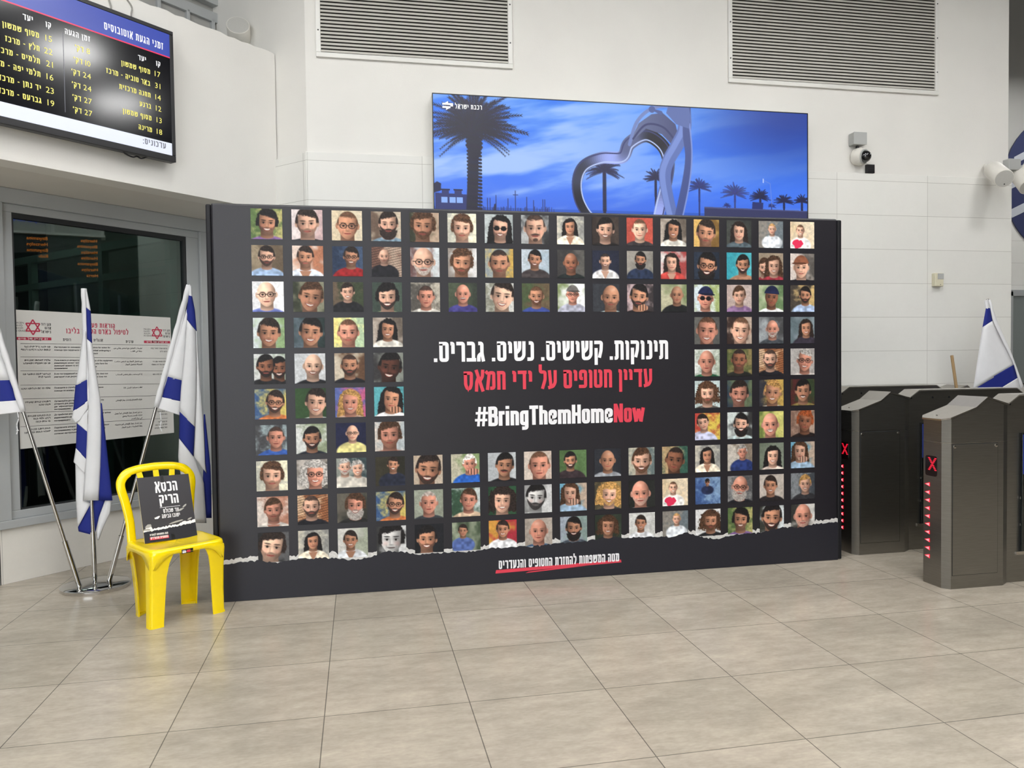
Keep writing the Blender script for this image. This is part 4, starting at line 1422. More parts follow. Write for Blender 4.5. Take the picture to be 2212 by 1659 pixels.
def tvp(x, y):
    p = onplane(x, y, LW(0, OFF, 0), tuple(NL))
    return ((p - L0).dot(U), p.z - 2.815)


yt = yb - .001


def tvtext(name, items):
    for t_, x_, y_, h_, m_, kw in items:
        s_, z_ = tvp(x_, y_)
        q = MB()
        txt(q, t_, s_ + kw.pop('dx', 0), z_, h_, m_, y=yt, **kw)
        q.build(name, tv)


tvtext('heading_text', [('זמני הגעת אוטובוסים', 352, 108, .044, 'screen_text', dict(width=.395)), ('זמן הגעה', 194, 91, .032, 'screen_text', {})]
       + [('קו', x, y, .032, 'screen_text', {}) for x, y in ((346, 145), (110, 62))]
       + [('יעד', x, y, .032, 'screen_text', dict(dx=-.1)) for x, y in ((346, 145), (110, 62))])
right = [('17', 'מסוף שמשון', 346, 168), ('31', 'באר טוביה - מרכז', 346, 193), ('14', 'תחנה מרכזית', 347, 218), ('12', 'ברנע', 348, 242), ('13', 'מסוף שמשון', 349, 267), ('18', 'מרינה', 350, 292)]
left_ = [('15', 'מסוף שמשון', 112, 92), ('22', 'חלץ - מרכז', 113, 120), ('21', 'תלמים - מרכז', 114, 147), ('16', 'תלמי יפה - מרכז', 115, 175), ('23', 'יד נתן - מרכז הכפר', 116, 204), ('19', 'גברעם - מרכז הקיבוץ', 117, 231)]
tvtext('line_number', [(n_, x, y, .034, 'screen_yellow', dict(heb=False, ref=.682)) for n_, d_, x, y in right + left_])
tvtext('destination_text', [(d_, x, y, .031, 'screen_yellow', dict(dx=-.072)) for n_, d_, x, y in right + left_])
tvtext('arrival_time', [(t_ + " דק'", x, y, .031, 'screen_yellow', {}) for t_, x, y in (('8', 194, 118), ('10', 195, 145), ('24', 196, 172), ('24', 197, 199), ('27', 198, 226), ('27', 199, 252))])
b = MB()
s, z = tvp(138, 150)
b.box(s - .0015, s + .0015, yt, yb, zw + .03, zr - .07, 'screen_grey')
b.build('divider_line', tv)
b = MB()
s, z = tvp(358, 322)
txt(b, 'עדכונים:', s, z, .036, 'screen_grey', y=yt)
b.build('footer_text', tv)
b = MB()
pts = [(.44, -.075, .002), (.46, -.08, -.012), (.5, -.082, -.02), (.53, -.08, -.01), (.56, -.078, -.016), (.6, -.075, .002)]
b.tube(spline(pts, 5), .005, 'black_plastic', 6)
b.build('loose_cable', tv)
for xx, sg in ((237, 1), (280, -1)):
    p = onplane(xx, 20, LW(0, PAR, 0), tuple(NL))
    s = (p - L0).dot(U)
    c = thing('wall_cable', 'thin grey cable running up the wall above the screen, %s one' % ('left' if sg > 0 else 'right'), 'cable', LW(s, PAR, 0), RZ)
    b = MB().tube(spline([(0, -.02, 3.66), (.005, -.008, 3.74), (-.01 * sg, -.006, 3.8), (-.05 * (sg < 0), -.006, 3.858)], 6), .005, 'cable', 8)
    b.build('cable', c)

# ------------------------------------------------------------------ first-aid instructions poster on the glass
po = thing('instruction_poster', 'large white multilingual first-aid poster with red star emblems on the window', 'poster', LW(0, 0, 0), RZ)
a, b_, c_, d_ = (.121, 1.836), (1.283, 1.828), (1.29, .909), (.124, .892)
b = MB()
b.prism([a, b_, c_, d_], .008, .018, 'paper')
b.build('sheet', po, bevel=.002)


def pp(x, y):
    p = onplane(x, y, LW(0, -.008, 0), tuple(NL))
    return ((p - L0).dot(U), p.z)


yq = .0072
b = MB()
s, z = pp(248, 709)
txt(b, 'הוראות פעולה', s, z, .032, 'poster_red', y=yq)
s, z = pp(277, 723)
txt(b, 'לטיפול באדם הלוקה בליבו', s, z, .034, 'poster_red', y=yq, width=.455, bold=.002)
b.build('title', po)
for px, py in ((71, 707), (339, 719)):
    cx, cz = pp(px, py)
    k = 1. if px < 100 else .92
    b = MB()
    R = .052 * k
    for f in (1, -1):
        v = [(cx + R * math.sin(2 * math.pi * i / 3), cz + f * R * math.cos(2 * math.pi * i / 3)) for i in range(3)]
        for i in range(3):
            (xa, za), (xb, zb) = v[i], v[(i + 1) % 3]
            stroke(b, [(xa, za), (xb, zb)], .009 * k, 'poster_red', yq - .0001 * (i + (f > 0) * 3), lambda q: (q.x, q.y))
    b.quad((cx - .118 * k, yq, cz - .088 * k), (cx + .118 * k, yq, cz - .088 * k), (cx + .118 * k, yq, cz - .068 * k), (cx - .118 * k, yq, cz - .068 * k), 'poster_red')
    txt(b, 'זה עניין של חיים', cx, cz - .084 * k, .011 * k, 'paper', 'C', yq - .0006, width=.19 * k)
    for i, t in enumerate(('מגן דוד', 'אדום', 'בישראל')):
        txt(b, t, cx + .118 * k, cz + (.014 - .026 * i) * k, .017 * k, 'ink', 'R', yq)
    for i, t in enumerate(('MAGEN', 'DAVID', 'ADOM', 'IN ISRAEL')):
        txt(b, t, cx - .118 * k, cz + (.022 - .018 * i) * k, .0125 * k, 'ink', 'L', yq, heb=False, ref=.682)
    b.build('emblem', po)
b = MB()
for t, x, y in (('אמהרית', 89, 736), ('רוסית', 153, 737), ('אנגלית', 222, 738), ('ערבית', 288, 741), ('עברית', 344, 741)):
    s, z = pp(x, y)
    txt(b, t, s, z, .019, 'ink', 'R', yq)
b.build('column_heading', po)
b = MB()
rows = [(742, 746), (771, 774), (801, 801), (832, 829), (862, 854), (892, 881), (922, 903)]
for ya, yb_ in rows:
    s0, z0_ = pp(44, ya)
    s1, z1_ = pp(362, yb_)
    b.quad((s0, yq, z0_ - .0012), (s1, yq, z1_ - .0012), (s1, yq, z1_ + .0012), (s0, yq, z0_ + .0012), 'ink')
b.build('rule_lines', po)
ENG = [['Instructions for action for', 'an individual undergoing a', 'heart attack'], ['Operation of the equipment', 'by those who have the', 'knowledge'], ['If the casualty does not', 'respond and does not'], ['Call for assistance'], ['Try to bring in the'], ['Until a defibrillator arrives', 'do compressions,', 'apply pressure to', 'the chest'], ['Turn on the defibrillator', 'and use it according', 'to the guidelines']]
HB = [['הוראות פעולה לטיפול באדם', 'הלוקה בליבו'], ['הפעלת המכשיר הוא בידי', 'מי שהוא בעל ידע בהפעלת', 'המכשיר'], ['אם אינו מגיב ואינו נושם'], ['חייגו 101'], ['הביאו מכשיר החייאה'], ['עד להגעת מכשיר', 'בצעו עיסויים'], ['עם הגעת מכשיר', 'ההחייאה, הפעל אותו', 'ופעל בהתאם להנחיות']]
RUS = [['Инструкции по оказанию', 'помощи при сердечном приступе'], ['Пользоваться аппаратом для', 'реанимации может человек,', 'имеющий знания по его', 'применению'], ['Если пострадавший не', 'реагирует и не дышит'], ['Позвоните в службу скорой', 'помощи по номеру 101'], ['Организуйте доставку', 'аппарата для реанимации', '(дефибриллятора) к', 'пострадавшему'], ['До прибытия аппарата', 'надавливайте на грудь', 'пострадавшего'], ['Подключите аппарат к', 'пострадавшему и действуйте', 'согласно инструкции']]
AMH = [['የልብ ድካም ችግር ላለበት ሰው', 'ማድረግ ስለሚገባ እርዳታ መመሪያ'], ['መሣሪያውን መጠቀም የሚችል', 'አጠቃቀሙን የሚያውቅ ሰው ነው'], ['ሰው ካልመለሰ ወይም ካልተነፈሰ', 'ምላሽ ካልሰጠ'], ['እርዳታ ለመጥራት ወደ 101 ደውል'], ['የማነቃቂያ መሣሪያ እንዲመጣ', 'እርዳታ ጠይቅ'], ['መሣሪያው እስኪደርስ ድረስ', 'የደረት ማሸት አድርግ', 'በደረቱ መሃል ላይ'], ['መሣሪያው ሲመጣ ያብሩት', 'በመመሪያው መሠረት ተጠቀም']]
ARA = [['تعليمات التعامل مع شخص يعاني من', 'جلطة في القلب'], ['يتم تشغيل الجهاز بيد شخص صاحب', 'المعرفة بتشغيل الجهاز'], ['إذا لم يستجب ولم يتنفس المصاب'], ['اطلب مساعدة اتصل 101'], ['عليك الاهتمام بإحضار جهاز الإنعاش'], ['حتى إحضار جهاز الإنعاش ابدأ بعمل', 'تدليك للصدر بسرعة وعمق', 'في مركز الصدر'], ['عند إحضار جهاز الإنعاش قم بتشغيله', 'وفقا للتعليمات على الجهاز']]
AF = {}
for ln in '0621 fe80 fe80 fe80 fe80|0623 fe83 fe84 fe83 fe84|0625 fe87 fe88 fe87 fe88|0627 fe8d fe8e fe8d fe8e|0628 fe8f fe90 fe91 fe92|0629 fe93 fe94 fe93 fe94|062a fe95 fe96 fe97 fe98|062c fe9d fe9e fe9f fea0|062d fea1 fea2 fea3 fea4|062e fea5 fea6 fea7 fea8|062f fea9 feaa fea9 feaa|0630 feab feac feab feac|0631 fead feae fead feae|0632 feaf feb0 feaf feb0|0633 feb1 feb2 feb3 feb4|0634 feb5 feb6 feb7 feb8|0635 feb9 feba febb febc|0636 febd febe febf fec0|0637 fec1 fec2 fec3 fec4|0639 fec9 feca fecb fecc|063a fecd fece fecf fed0|0641 fed1 fed2 fed3 fed4|0642 fed5 fed6 fed7 fed8|0643 fed9 feda fedb fedc|0644 fedd fede fedf fee0|0645 fee1 fee2 fee3 fee4|0646 fee5 fee6 fee7 fee8|0647 fee9 feea feeb feec|0648 feed feee feed feee|064a fef1 fef2 fef3 fef4'.split('|'):
    q = ln.split()
    AF[chr(int(q[0], 16))] = [chr(int(k, 16)) for k in q[1:]]


def arab(s):
    out = ''
    for i, ch in enumerate(s):
        if ch not in AF:
            out += ch
            continue
        pv, nx = (s[i - 1] if i else ' '), (s[i + 1] if i + 1 < len(s) else ' ')
        jp = pv in AF and pv not in 'ءأإادذرزوة'
        jn = nx in AF and nx != 'ء' and ch not in 'ءأإادذرزوة'
        out += AF[ch][(1 if jp else 0) if not jn else (3 if jp else 2)]
    return out


starts = {'amh': 109, 'rus': 117, 'eng': 196, 'ara': 307, 'heb': 363}
for name, rowsrc, x, al, sz in (('amh', AMH, 109, 'R', .0108), ('rus', RUS, 117, 'L', .0100), ('eng', ENG, 188, 'L', .0112), ('ara', ARA, 307, 'R', .0108), ('heb', HB, 361, 'R', .0095)):
    f = (x - 44) / (362 - 44)
    for (ya, yb_), lines in zip(rows, rowsrc):
        y0 = ya + (yb_ - ya) * f
        b = MB()
        dy = 6.4 if len(lines) < 4 else 5.8
        for i, t in enumerate(lines):
            s, z = pp(x, y0 + 8.2 + i * dy)
            heb = name in ('heb', 'ara')
            txt(b, arab(t) if name == 'ara' else t, s, z, sz, 'ink', al, yq, heb=heb, ref={'heb': .592, 'amh': .7, 'ara': .72}.get(name, .682), slant=.2 if name == 'rus' else 0., bold=.0004)
        b.build('paragraph_text', po)

# ------------------------------------------------------------------ departures board hanging in the hall (seen mirrored in the window)
Pb = Vector((7.3, 2.72, 3.55))
dbn = Vector((-.96, .27, 0)).normalized()
db = thing('departure_board', 'hanging dark departures board with orange lettering behind the viewer', 'sign', Pb, math.atan2(dbn.y, dbn.x) + math.pi / 2)
b = MB()
b.box(-.75, .75, -.08, .08, -.62, .3, 'black_plastic')
b.build('housing', db)
b = MB()
b.box(-.8, .8, -.16, .16, .3, .68, 'speaker_grey')
for x in (-.8, -.02, .76):
    b.box(x, x + .05, -.19, .19, .27, .7, 'white_metal')
b.box(-.82, .82, -.2, .2, .26, .3, 'white_metal')
b.build('mesh_canopy', db)
for x_ in (-.6, .6):
    MB().tube([(x_, 0, .68), (x_, 0, 3.05)], .02, 'cable', 8).build('hanger', db)
b = MB()
txt(b, '10:12 03-01-2024', -.66, .48, .075, 'orange_led', 'L', -.2, heb=False, ref=.682, width=.62)
for i, (l, r) in enumerate((('Herzliya', 'Binyamina'), ('Binyamina', 'Hertseliya'), ('Herzliya', 'Binyamina'), ('Herzliya', 'Rishon'), ('Binyamina', ''), ('Herzliya', ''), ('Hertz', ''))):
    txt(b, l, -.68, .17 - i * .105, .055, 'orange_led', 'L', -.084, heb=False, ref=.682)
    if r:
        txt(b, r, .1, .17 - i * .105, .055, 'orange_led', 'L', -.084, heb=False, ref=.682)
b.build('led_text', db)
b = MB()
txt(b, 'Departures', .1, .46, .085, 'blue_led', 'L', -.2, heb=False, ref=.682)
b.build('heading_text', db)


# ------------------------------------------------------------------ flags
def fold(b, Lp, Rp, m, Y, depth=0., bulge=.012, n=14, nc=8):
    def res(P):
        d = [0]
        for p, q in zip(P, P[1:]):
            d.append(d[-1] + math.hypot(q[0] - p[0], q[1] - p[1]))
        out = []
        for k in range(n + 1):
            t = d[-1] * k / n
            i = max(j for j in range(len(d)) if d[j] <= t + 1e-9)
            i = min(i, len(P) - 2)
            f = (t - d[i]) / max(1e-9, d[i + 1] - d[i])
            out.append((P[i][0] + (P[i + 1][0] - P[i][0]) * f, P[i][1] + (P[i + 1][1] - P[i][1]) * f))
        return out
    rows = []
    for (xa, ya), (xb, yb_) in zip(res(Lp), res(Rp)):
        rows.append([on_y(xa + (xb - xa) * j / nc, ya + (yb_ - ya) * j / nc, Y - depth - bulge * math.sin(math.pi * j / nc)) for j in range(nc + 1)])
    b.grid(rows, m)


def flag(label, base, top, Y, cloth, sleeve, cord=None, r=.011):
    t = thing('flag', label, 'flag', base, group=None)
    loc = lambda v: tuple(Vector(v) - Vector(base))
    b = MB()
    b.tube([loc(base), loc(top)], r, 'pole', 14)
    b.build('pole', t, smooth=True)
    b = MB()
    A, B = Vector(sleeve[0]), Vector(sleeve[1])
    d = (B - A).normalized()
    n = 16
    pts = [A + (B - A) * (i / n) for i in range(n + 1)]
    side = Vector((0, -1, 0)).cross(d)
    vv = []
    for i, p in enumerate(pts):
        rr = r + .006 + .002 * math.sin(i * 2.3)
        ring = [(rr * math.cos(2 * math.pi * j / 12), rr * math.sin(2 * math.pi * j / 12)) for j in range(12)]
        vv.append([loc(p + side * u + d.cross(side) * w) for u, w in ring] + [loc(p + side * ring[0][0] + d.cross(side) * ring[0][1])])
    b.grid(vv, 'white_cloth')
    b.add([vv[0][j] for j in range(12)], [tuple(range(12))], 'white_cloth')
    for c in cloth:
        k = MB()
        fold(k, c[1], c[2], c[0], Y, c[3] if len(c) > 3 else 0., c[4] if len(c) > 4 else .012)
        b.add([loc(v) for v in k.v], k.f, c[0])
    b.build('cloth', t, smooth=2, solid=.0015)
    if cord:
        b = MB()
        b.tube(spline([loc(on_y(x, y, Y - .02)) for x, y in cord], 5), .0035, 'white_cloth', 7)
        x, y = cord[-2]
        b.lathe([(0, -.008), (.008, 0), (0, .008)], 'white_cloth', 10, loc(on_y(x, y, Y - .02)))
        b.build('cord', t, smooth=True)
    return t


Wc, Bc = 'white_cloth', 'blue_cloth'
cx_, cy_ = -1.715, 5.47
st = thing('flag_stand', 'round chrome flag stand with three tube sockets beside the yellow chair', 'stand', (cx_, cy_, 0))
b = MB().lathe([(.205, 0), (.207, .003), (.207, .022), (.2, .027), (.14, .034), (.07, .043), (0, .046)], 'chrome', 64)
b.build('base', st, smooth=True)
Ml, Mm, Mr = Vector((-1.79, 5.40, .03)), Vector((-1.75, 5.565, .035)), Vector((-1.635, 5.47, .03))
tops = {}
tops['l'] = on_y(1, 735, 5.33)
tops['m'] = on_y(181, 622, 5.60)
tops['r'] = on_y(409, 613, 5.50)
for k, p in (('l', Ml), ('m', Mm), ('r', Mr)):
    d = (tops[k] - p).normalized()
    b = MB()
    o = Vector((cx_, cy_, 0))
    b.tube([p - o, p + d * .31 - o], .0165, 'chrome', 18)
    b.build('socket', st, smooth=True)


def sl(px_a, px_b, k, p):
    """points on the pole line nearest to the given image heights"""
    d = tops[k] - p
    out = []
    for y in (px_a, px_b):
        best = min((abs(_proj(p + d * (i / 400))[1] - y), i) for i in range(0, 640))
        out.append(p + d * (best[1] / 400))
    return out


def _proj(P):
    q = Vector(P) - CAM
    z = q.dot(_f)
    return (W / 2 + FPX * q.dot(_r2) / z, H / 2 + FPX * q.dot(_d2) / z)


pm = Mm + (tops['m'] - Mm).normalized() * .05
sa, sb = sl(624, 876, 'm', Mm)
flag('blue and white flag hanging furled on the middle upright pole of the chrome stand', pm, tops['m'] + (tops['m'] - Mm).normalized() * -.01, 5.58, [
    (Wc, [(184, 624), (186, 664)], [(188, 630), (196, 672)], .0),
    (Bc, [(186, 664), (188, 732)], [(196, 672), (199, 742)], .0),
    (Wc, [(187, 732), (190, 800), (190, 880), (187, 960), (184, 1020), (179, 1081)], [(199, 742), (207, 800), (218, 868), (219, 940), (217, 1010), (213, 1081)], .004, .02),
    (Bc, [(218, 870), (217, 960), (212, 1081)], [(220, 872), (232, 980), (243, 1081)], -.002, .012),
    (Wc, [(180, 715), (170, 790), (163, 833)], [(186, 715), (187, 790), (187, 822)], .01, .012),
    (Bc, [(163, 832), (158, 889)], [(188, 820), (189, 868)], .01, .012),
    (Wc, [(158, 888), (155, 904), (163, 914)], [(189, 866), (190, 882), (176, 904)], .012, .008),
    (Wc, [(164, 900), (166, 914)], [(191, 885), (190, 934)], .002, .012),
    (Bc, [(166, 913), (164, 969)], [(190, 933), (188, 994)], .002, .012),
    (Wc, [(164, 968), (159, 998)], [(188, 993), (183, 1023)], .002, .012),
    (Wc, [(163, 1000), (164, 1080), (168, 1139)], [(187, 1015), (184, 1080), (196, 1088)], -.01, .012),
    (Bc, [(196, 1078), (182, 1112), (168, 1138), (170, 1148)], [(228, 1078), (214, 1115), (207, 1146), (201, 1156)], -.012, .012),
    (Wc, [(227, 1079), (214, 1116), (207, 1150), (211, 1166)], [(241, 1080), (238, 1108), (223, 1140), (213, 1167)], -.014, .012),
], (sa, sb))
sa, sb = sl(616, 880, 'r', Mr)
pr = Mr + (tops['r'] - Mr).normalized() * .05
flag('blue and white flag on the right slanted pole, by the banner edge behind the chair', pr, tops['r'] + (tops['r'] - Mr).normalized() * -.01, 5.49, [
    (Wc, [(408, 616), (380, 700), (357, 790), (334, 878)], [(411, 618), (395, 700), (373, 790), (340, 883)], -.004, .006),
    (Wc, [(409, 614), (408, 640)], [(414, 622), (416, 644)], .0),
    (Bc, [(408, 638), (403, 670), (404, 692)], [(415, 640), (421, 670), (425, 716)], .006),
    (Wc, [(403, 668), (385, 735), (365, 800), (361, 815)], [(405, 690), (400, 760), (394, 823), (393, 824)], -.003),
    (Bc, [(361, 813), (350, 859)], [(394, 822), (391, 867)], -.003),
    (Wc, [(350, 858), (338, 881)], [(391, 866), (388, 897)], -.003),
    (Wc, [(404, 691), (398, 770), (391, 840), (388, 891)], [(423, 715), (425, 790), (424, 860), (421, 922)], .008, .02),
    (Bc, [(388, 889), (387, 947)], [(421, 921), (418, 986)], .008, .02),
    (Wc, [(387, 946), (385, 992), (393, 1040), (398, 1130)], [(418, 985), (426, 1004), (440, 1040), (446, 1130)], .004, .02),
    (Wc, [(423, 715), (424, 800), (421, 921), (418, 986), (430, 1002)], [(425, 716), (433, 830), (441, 940), (443, 1000), (446, 1022)], -.002, .01),
    (Bc, [(440, 895), (440, 1000), (436, 1080), (438, 1119)], [(443, 895), (455, 1010), (457, 1090), (457, 1119)], -.02, .01),
], (sa, sb), cord=[(346, 890), (348, 910), (346, 922), (350, 932)])
sa, sb = sl(735, 890, 'l', Ml)
topl = Ml + (tops['l'] - Ml).normalized() * 2.02
pl = Ml + (tops['l'] - Ml).normalized() * .05
sa = Ml + (tops['l'] - Ml).normalized() * 2.0
flag('blue and white flag on the left slanted pole, at the left edge of the photo', pl, topl, 5.34, [
    (Wc, [(-120, 470), (-120, 700), (-110, 826)], [(-84, 485), (-20, 690), (23, 822)], .0, .03),
    (Bc, [(-110, 825), (-108, 876)], [(23, 821), (35, 866)], .0, .03),
    (Wc, [(-108, 875), (-106, 908)], [(35, 865), (45, 890)], .0, .03),
], (sa, sb), cord=[(38, 890), (40, 905), (36, 918), (38, 930), (36, 938)])
# the flag behind the gates
base2 = Vector((6.0, 5.66, .02))
t2 = on_y(2133, 646, 5.6)
st2 = thing('flag_stand', 'flag stand on the floor behind the ticket gates', 'stand', (6.0, 5.66, 0))
b = MB().lathe([(.16, 0), (.16, .02), (.02, .03), (.0, .03)], 'chrome', 40)
b.build('base', st2, smooth=True)
tops['g'] = t2
sa, sb = sl(648, 836, 'g', base2)
flag('blue and white flag leaning against the white wall behind the ticket gates', base2 + Vector((0, 0, .012)), t2, 5.585, [
    (Wc, [(2126, 650), (2129, 666)], [(2135, 646), (2139, 668)], .0),
    (Bc, [(2130, 664), (2122, 708)], [(2139, 666), (2144, 694)], .0),
    (Wc, [(2138, 660), (2144, 693), (2190, 788), (2206, 845)], [(2140, 650), (2153, 692), (2185, 763), (2213, 840)], .004, .006),
    (Wc, [(2122, 707), (2114, 760), (2104, 830), (2102, 842)], [(2144, 693), (2160, 730), (2186, 780), (2191, 789)], .0, .03),
    (Bc, [(2103, 838), (2096, 880)], [(2191, 787), (2200, 816)], .0, .03),
    (Wc, [(2097, 878), (2092, 912)], [(2200, 815), (2209, 846)], .0, .03),
], (sa, sb))


# ------------------------------------------------------------------ yellow plastic chair and its board
CH, CRZ = Vector((-1.06, 4.755, 0)), math.radians(35)
ch = thing('plastic_chair', 'bright yellow armless plastic chair standing in front of the flag stand', 'chair', CH, CRZ)


def sell(t, rx, ry, e=6.5):
    c, s = math.cos(t), math.sin(t)
    return (rx * math.copysign(abs(c) ** (2 / e), c), ry * math.copysign(abs(s) ** (2 / e), s))


b = MB()
NS = 96
ring = []
for f, dz in ((.0, -.012), (.35, -.011), (.7, -.006), (.88, 0), (.95, .001), (.985, -.004), (1., -.014)):
    ring.append([(f * x, f * y + .0, .432 + dz) for x, y in (sell(2 * math.pi * k / NS, .217, .195) for k in range(NS))])
skirt = []
for k in range(NS):
    t = 2 * math.pi * k / NS
    x, y = sell(t, .219, .197)
    cx = min(1, max(0, (abs(x) - .085) / .1))
    cy = min(1, max(0, (abs(y) - .06) / .1))
    front = y < -.19 or y > .19
    d = .03 + .075 * ((cx if abs(y) > .185 else cy) ** 2)
    skirt.append((x * 1.004, y * 1.004, .432 - d))
rows = ring + [skirt]
v = [p for r in rows for p in r]
fs = []
for i in range(len(rows) - 1):
    for k in range(NS):
        fs.append((i * NS + k, i * NS + (k + 1) % NS, (i + 1) * NS + (k + 1) % NS, (i + 1) * NS + k))
b.add(v, fs, 'yellow')
b.build('seat', ch, smooth=2, solid=.006)
for sx in (-1, 1):
    for sy in (-1, 1):
        b = MB()
        prof = []
        for z, ox, oy, wx, wy in ((.0, .216 if sy < 0 else .172, .165 if sy < 0 else .172, .075, .055), (.02, .215 if sy < 0 else .172, .164 if sy < 0 else .172, .075, .055), (.15, .212 if sy < 0 else .178, .168 if sy < 0 else .175, .08, .06), (.28, .212 if sy < 0 else .188, .176 if sy < 0 else .181, .088, .066), (.35, .212 if sy < 0 else .198, .186 if sy < 0 else .186, .1, .075), (.385, .213 if sy < 0 else .21, .19, .115, .09), (.405, .211, .189, .125, .1)):
            t = .008
            pts = [(ox, oy - wy), (ox, oy - .018), (ox - .006, oy - .006), (ox - .018, oy), (ox - wx, oy), (ox - wx, oy - t), (ox - .02, oy - t), (ox - t - .002, oy - .02), (ox - t, oy - wy)]
            prof.append([(sx * x, sy * y, z) for x, y in pts])
        m = len(prof[0])
        v = [p for r in prof for p in r]
        fs = [(i * m + k, i * m + (k + 1) % m, (i + 1) * m + (k + 1) % m, (i + 1) * m + k) for i in range(len(prof) - 1) for k in range(m)]
        fs += [tuple(range(m)), tuple((len(prof) - 1) * m + k for k in range(m))]
        b.add(v, fs, 'yellow')
        # little foot pad inside the channel
        b.add([(sx * x, sy * y, z) for x, y, z in ((prof[0][0][0] * sx - .002, prof[0][4][1] * sy - .002, .004), (.0, 0, 0))], [], 'yellow')
        b.prism([(sx * (abs(prof[0][0][0]) - .004), sy * (abs(prof[0][4][1]) - .004)), (sx * (abs(prof[0][0][0]) - .07), sy * (abs(prof[0][4][1]) - .006)), (sx * (abs(prof[0][0][0]) - .006), sy * (abs(prof[0][4][1]) - .05))], 0.0, .012, 'yellow', 'xy')
        b.build('leg', ch, smooth=True)


def backy(z):
    return .178 + (z - .43) * .16 + max(0, z - .6) ** 2 * .35


half = spline([(.2, .405), (.2, .47), (.202, .55), (.216, .65), (.232, .735), (.222, .79), (.178, .836), (.1, .857), (0, .863)], 6)
path = half + [(-x, z) for x, z in half[::-1][1:]]
b = MB()
rings = []
for i, (x, z) in enumerate(path):
    a, c = path[max(0, i - 1)], path[min(len(path) - 1, i + 1)]
    tx, tz = c[0] - a[0], c[1] - a[1]
    L = math.hypot(tx, tz)
    nx, nz = -tz / L, tx / L            # inward
    if nx * -x + nz * (.62 - z) < 0:
        nx, nz = -nx, -nz
    w = .05 - .006 * (abs(x) < .16)
    sec = []
    for u, d in ((0, .004), (.004, -.006), (.014, -.011), (w - .012, -.011), (w - .003, -.007), (w, .002), (w - .002, .011), (.006, .012)):
        zz = z + nz * u
        sec.append((x + nx * u, backy(zz) + d, zz))
    rings.append(sec)
m = 8
v = [p for r in rings for p in r]
fs = [(i * m + k, i * m + (k + 1) % m, (i + 1) * m + (k + 1) % m, (i + 1) * m + k) for i in range(len(rings) - 1) for k in range(m)]
fs += [tuple(range(m)), tuple((len(rings) - 1) * m + k for k in range(m))]
b.add(v, fs, 'yellow')
b.build('back_frame', ch, smooth=2)
for xt, xb in ((-.098, -.05), (0, 0), (.098, .05)):
    b = MB()
    secs = []
    for i in range(9):
        f = i / 8
        z = .822 - .395 * f
        x = xt + (xb - xt) * min(1, f * 1.4)
        w = .016 + .004 * f
        secs.append([(x - w, backy(z) - .004, z), (x + w, backy(z) - .004, z), (x + w, backy(z) + .006, z), (x - w, backy(z) + .006, z)])
    v = [p for r in secs for p in r]
    fs = [(i * 4 + k, i * 4 + (k + 1) % 4, (i + 1) * 4 + (k + 1) % 4, (i + 1) * 4 + k) for i in range(8) for k in range(4)] + [(0, 1, 2, 3), (35, 34, 33, 32)]
    b.add(v, fs, 'yellow')
    b.build('back_slat', ch, bevel=.002)
b = MB()
b.box(-.048, .016, -.2005, -.1985, .395, .418, 'black_tape')
b.box(-.044, -.024, -.2012, -.2005, .398, .408, 'white_print')
b.box(-.02, .0, -.2012, -.2005, .399, .413, 'red_print')
b.box(-.044, -.026, -.2012, -.2005, .41, .413, 'white_print')
b.build('sticker', ch)
# board: front face lies in a plane leaning on the back
sg = thing('black_sign_board', 'black board with white lettering and torn-paper print taped on the yellow chair', 'sign', CH, CRZ)
SA, SB = Vector((-.15, .05, .4325)), Vector((.153, .05, .424))
STL, STR = Vector((-.142, .172, .795)), Vector((.15, .175, .785))
eX = (SB - SA).normalized()
eZ = (STL - SA)
SH, SW = eZ.length, (SB - SA).length
eZ.normalize()
eY = eZ.cross(eX).normalized()          # into the board (away from the viewer)
Ms = Matrix(((eX.x, eY.x, eZ.x, SA.x), (eX.y, eY.y, eZ.y, SA.y), (eX.z, eY.z, eZ.z, SA.z), (0, 0, 0, 1)))


def sgbuild(b, name, **k):
    b.v = [tuple(Ms @ Vector(p)) for p in b.v]
    return b.build(name, sg, **k)


b = MB().box(0, SW, .0005, .006, 0, SH, 'foam').box(0, SW, 0, .0005, 0, SH, 'sign_black')
sgbuild(b, 'board')
b = MB()
b.prism([(0, 0), (SW, 0), (SW, .082), (0, .062)], -.0006, 0, 'navy_print')
sgbuild(b, 'lower_panel')
b = MB()
display(b, 'הכסא', .095, .225, .288, .058, 'white_print', -.001, gap=.1)
display(b, 'הריק', .11, .222, .213, .056, 'white_print', -.001, gap=.1)
b.box(.108, .226, -.0012, -.0008, .193, .1955, 'white_print')
display(b, 'עד שכולם', .125, .215, .162, .022, 'white_print', -.001, gap=.12)
display(b, 'ישובו הביתה', .113, .218, .131, .022, 'white_print', -.001, gap=.12)
sgbuild(b, 'lettering')
b = MB()
n = 40
rr = random.Random(5)
lo = [(SW * i / n, -.0012, .062 + .02 * i / n + (rr.random() - .5) * .006) for i in range(n + 1)]
hi = [(SW * i / n, -.0012, .072 + .02 * i / n + (rr.random() - .2) * .008 + (.014 if 1 < i < 7 else 0) + (.006 if i > 28 else 0)) for i in range(n + 1)]
b.add(lo + hi, [(i, i + 1, n + 2 + i, n + 1 + i) for i in range(n)], 'white_print')
sgbuild(b, 'torn_paper_print')
b = MB()
display(b, 'מטה המשפחות להחזרת', .032, .135, .038, .011, 'white_print', -.0012, gap=.12)
b.box(.03, .137, -.001, -.0007, .014, .03, 'red_print')
display(b, 'החטופים והנעדרים', .034, .133, .018, .013, 'white_print', -.0014, gap=.12)
sgbuild(b, 'caption')
b = MB()
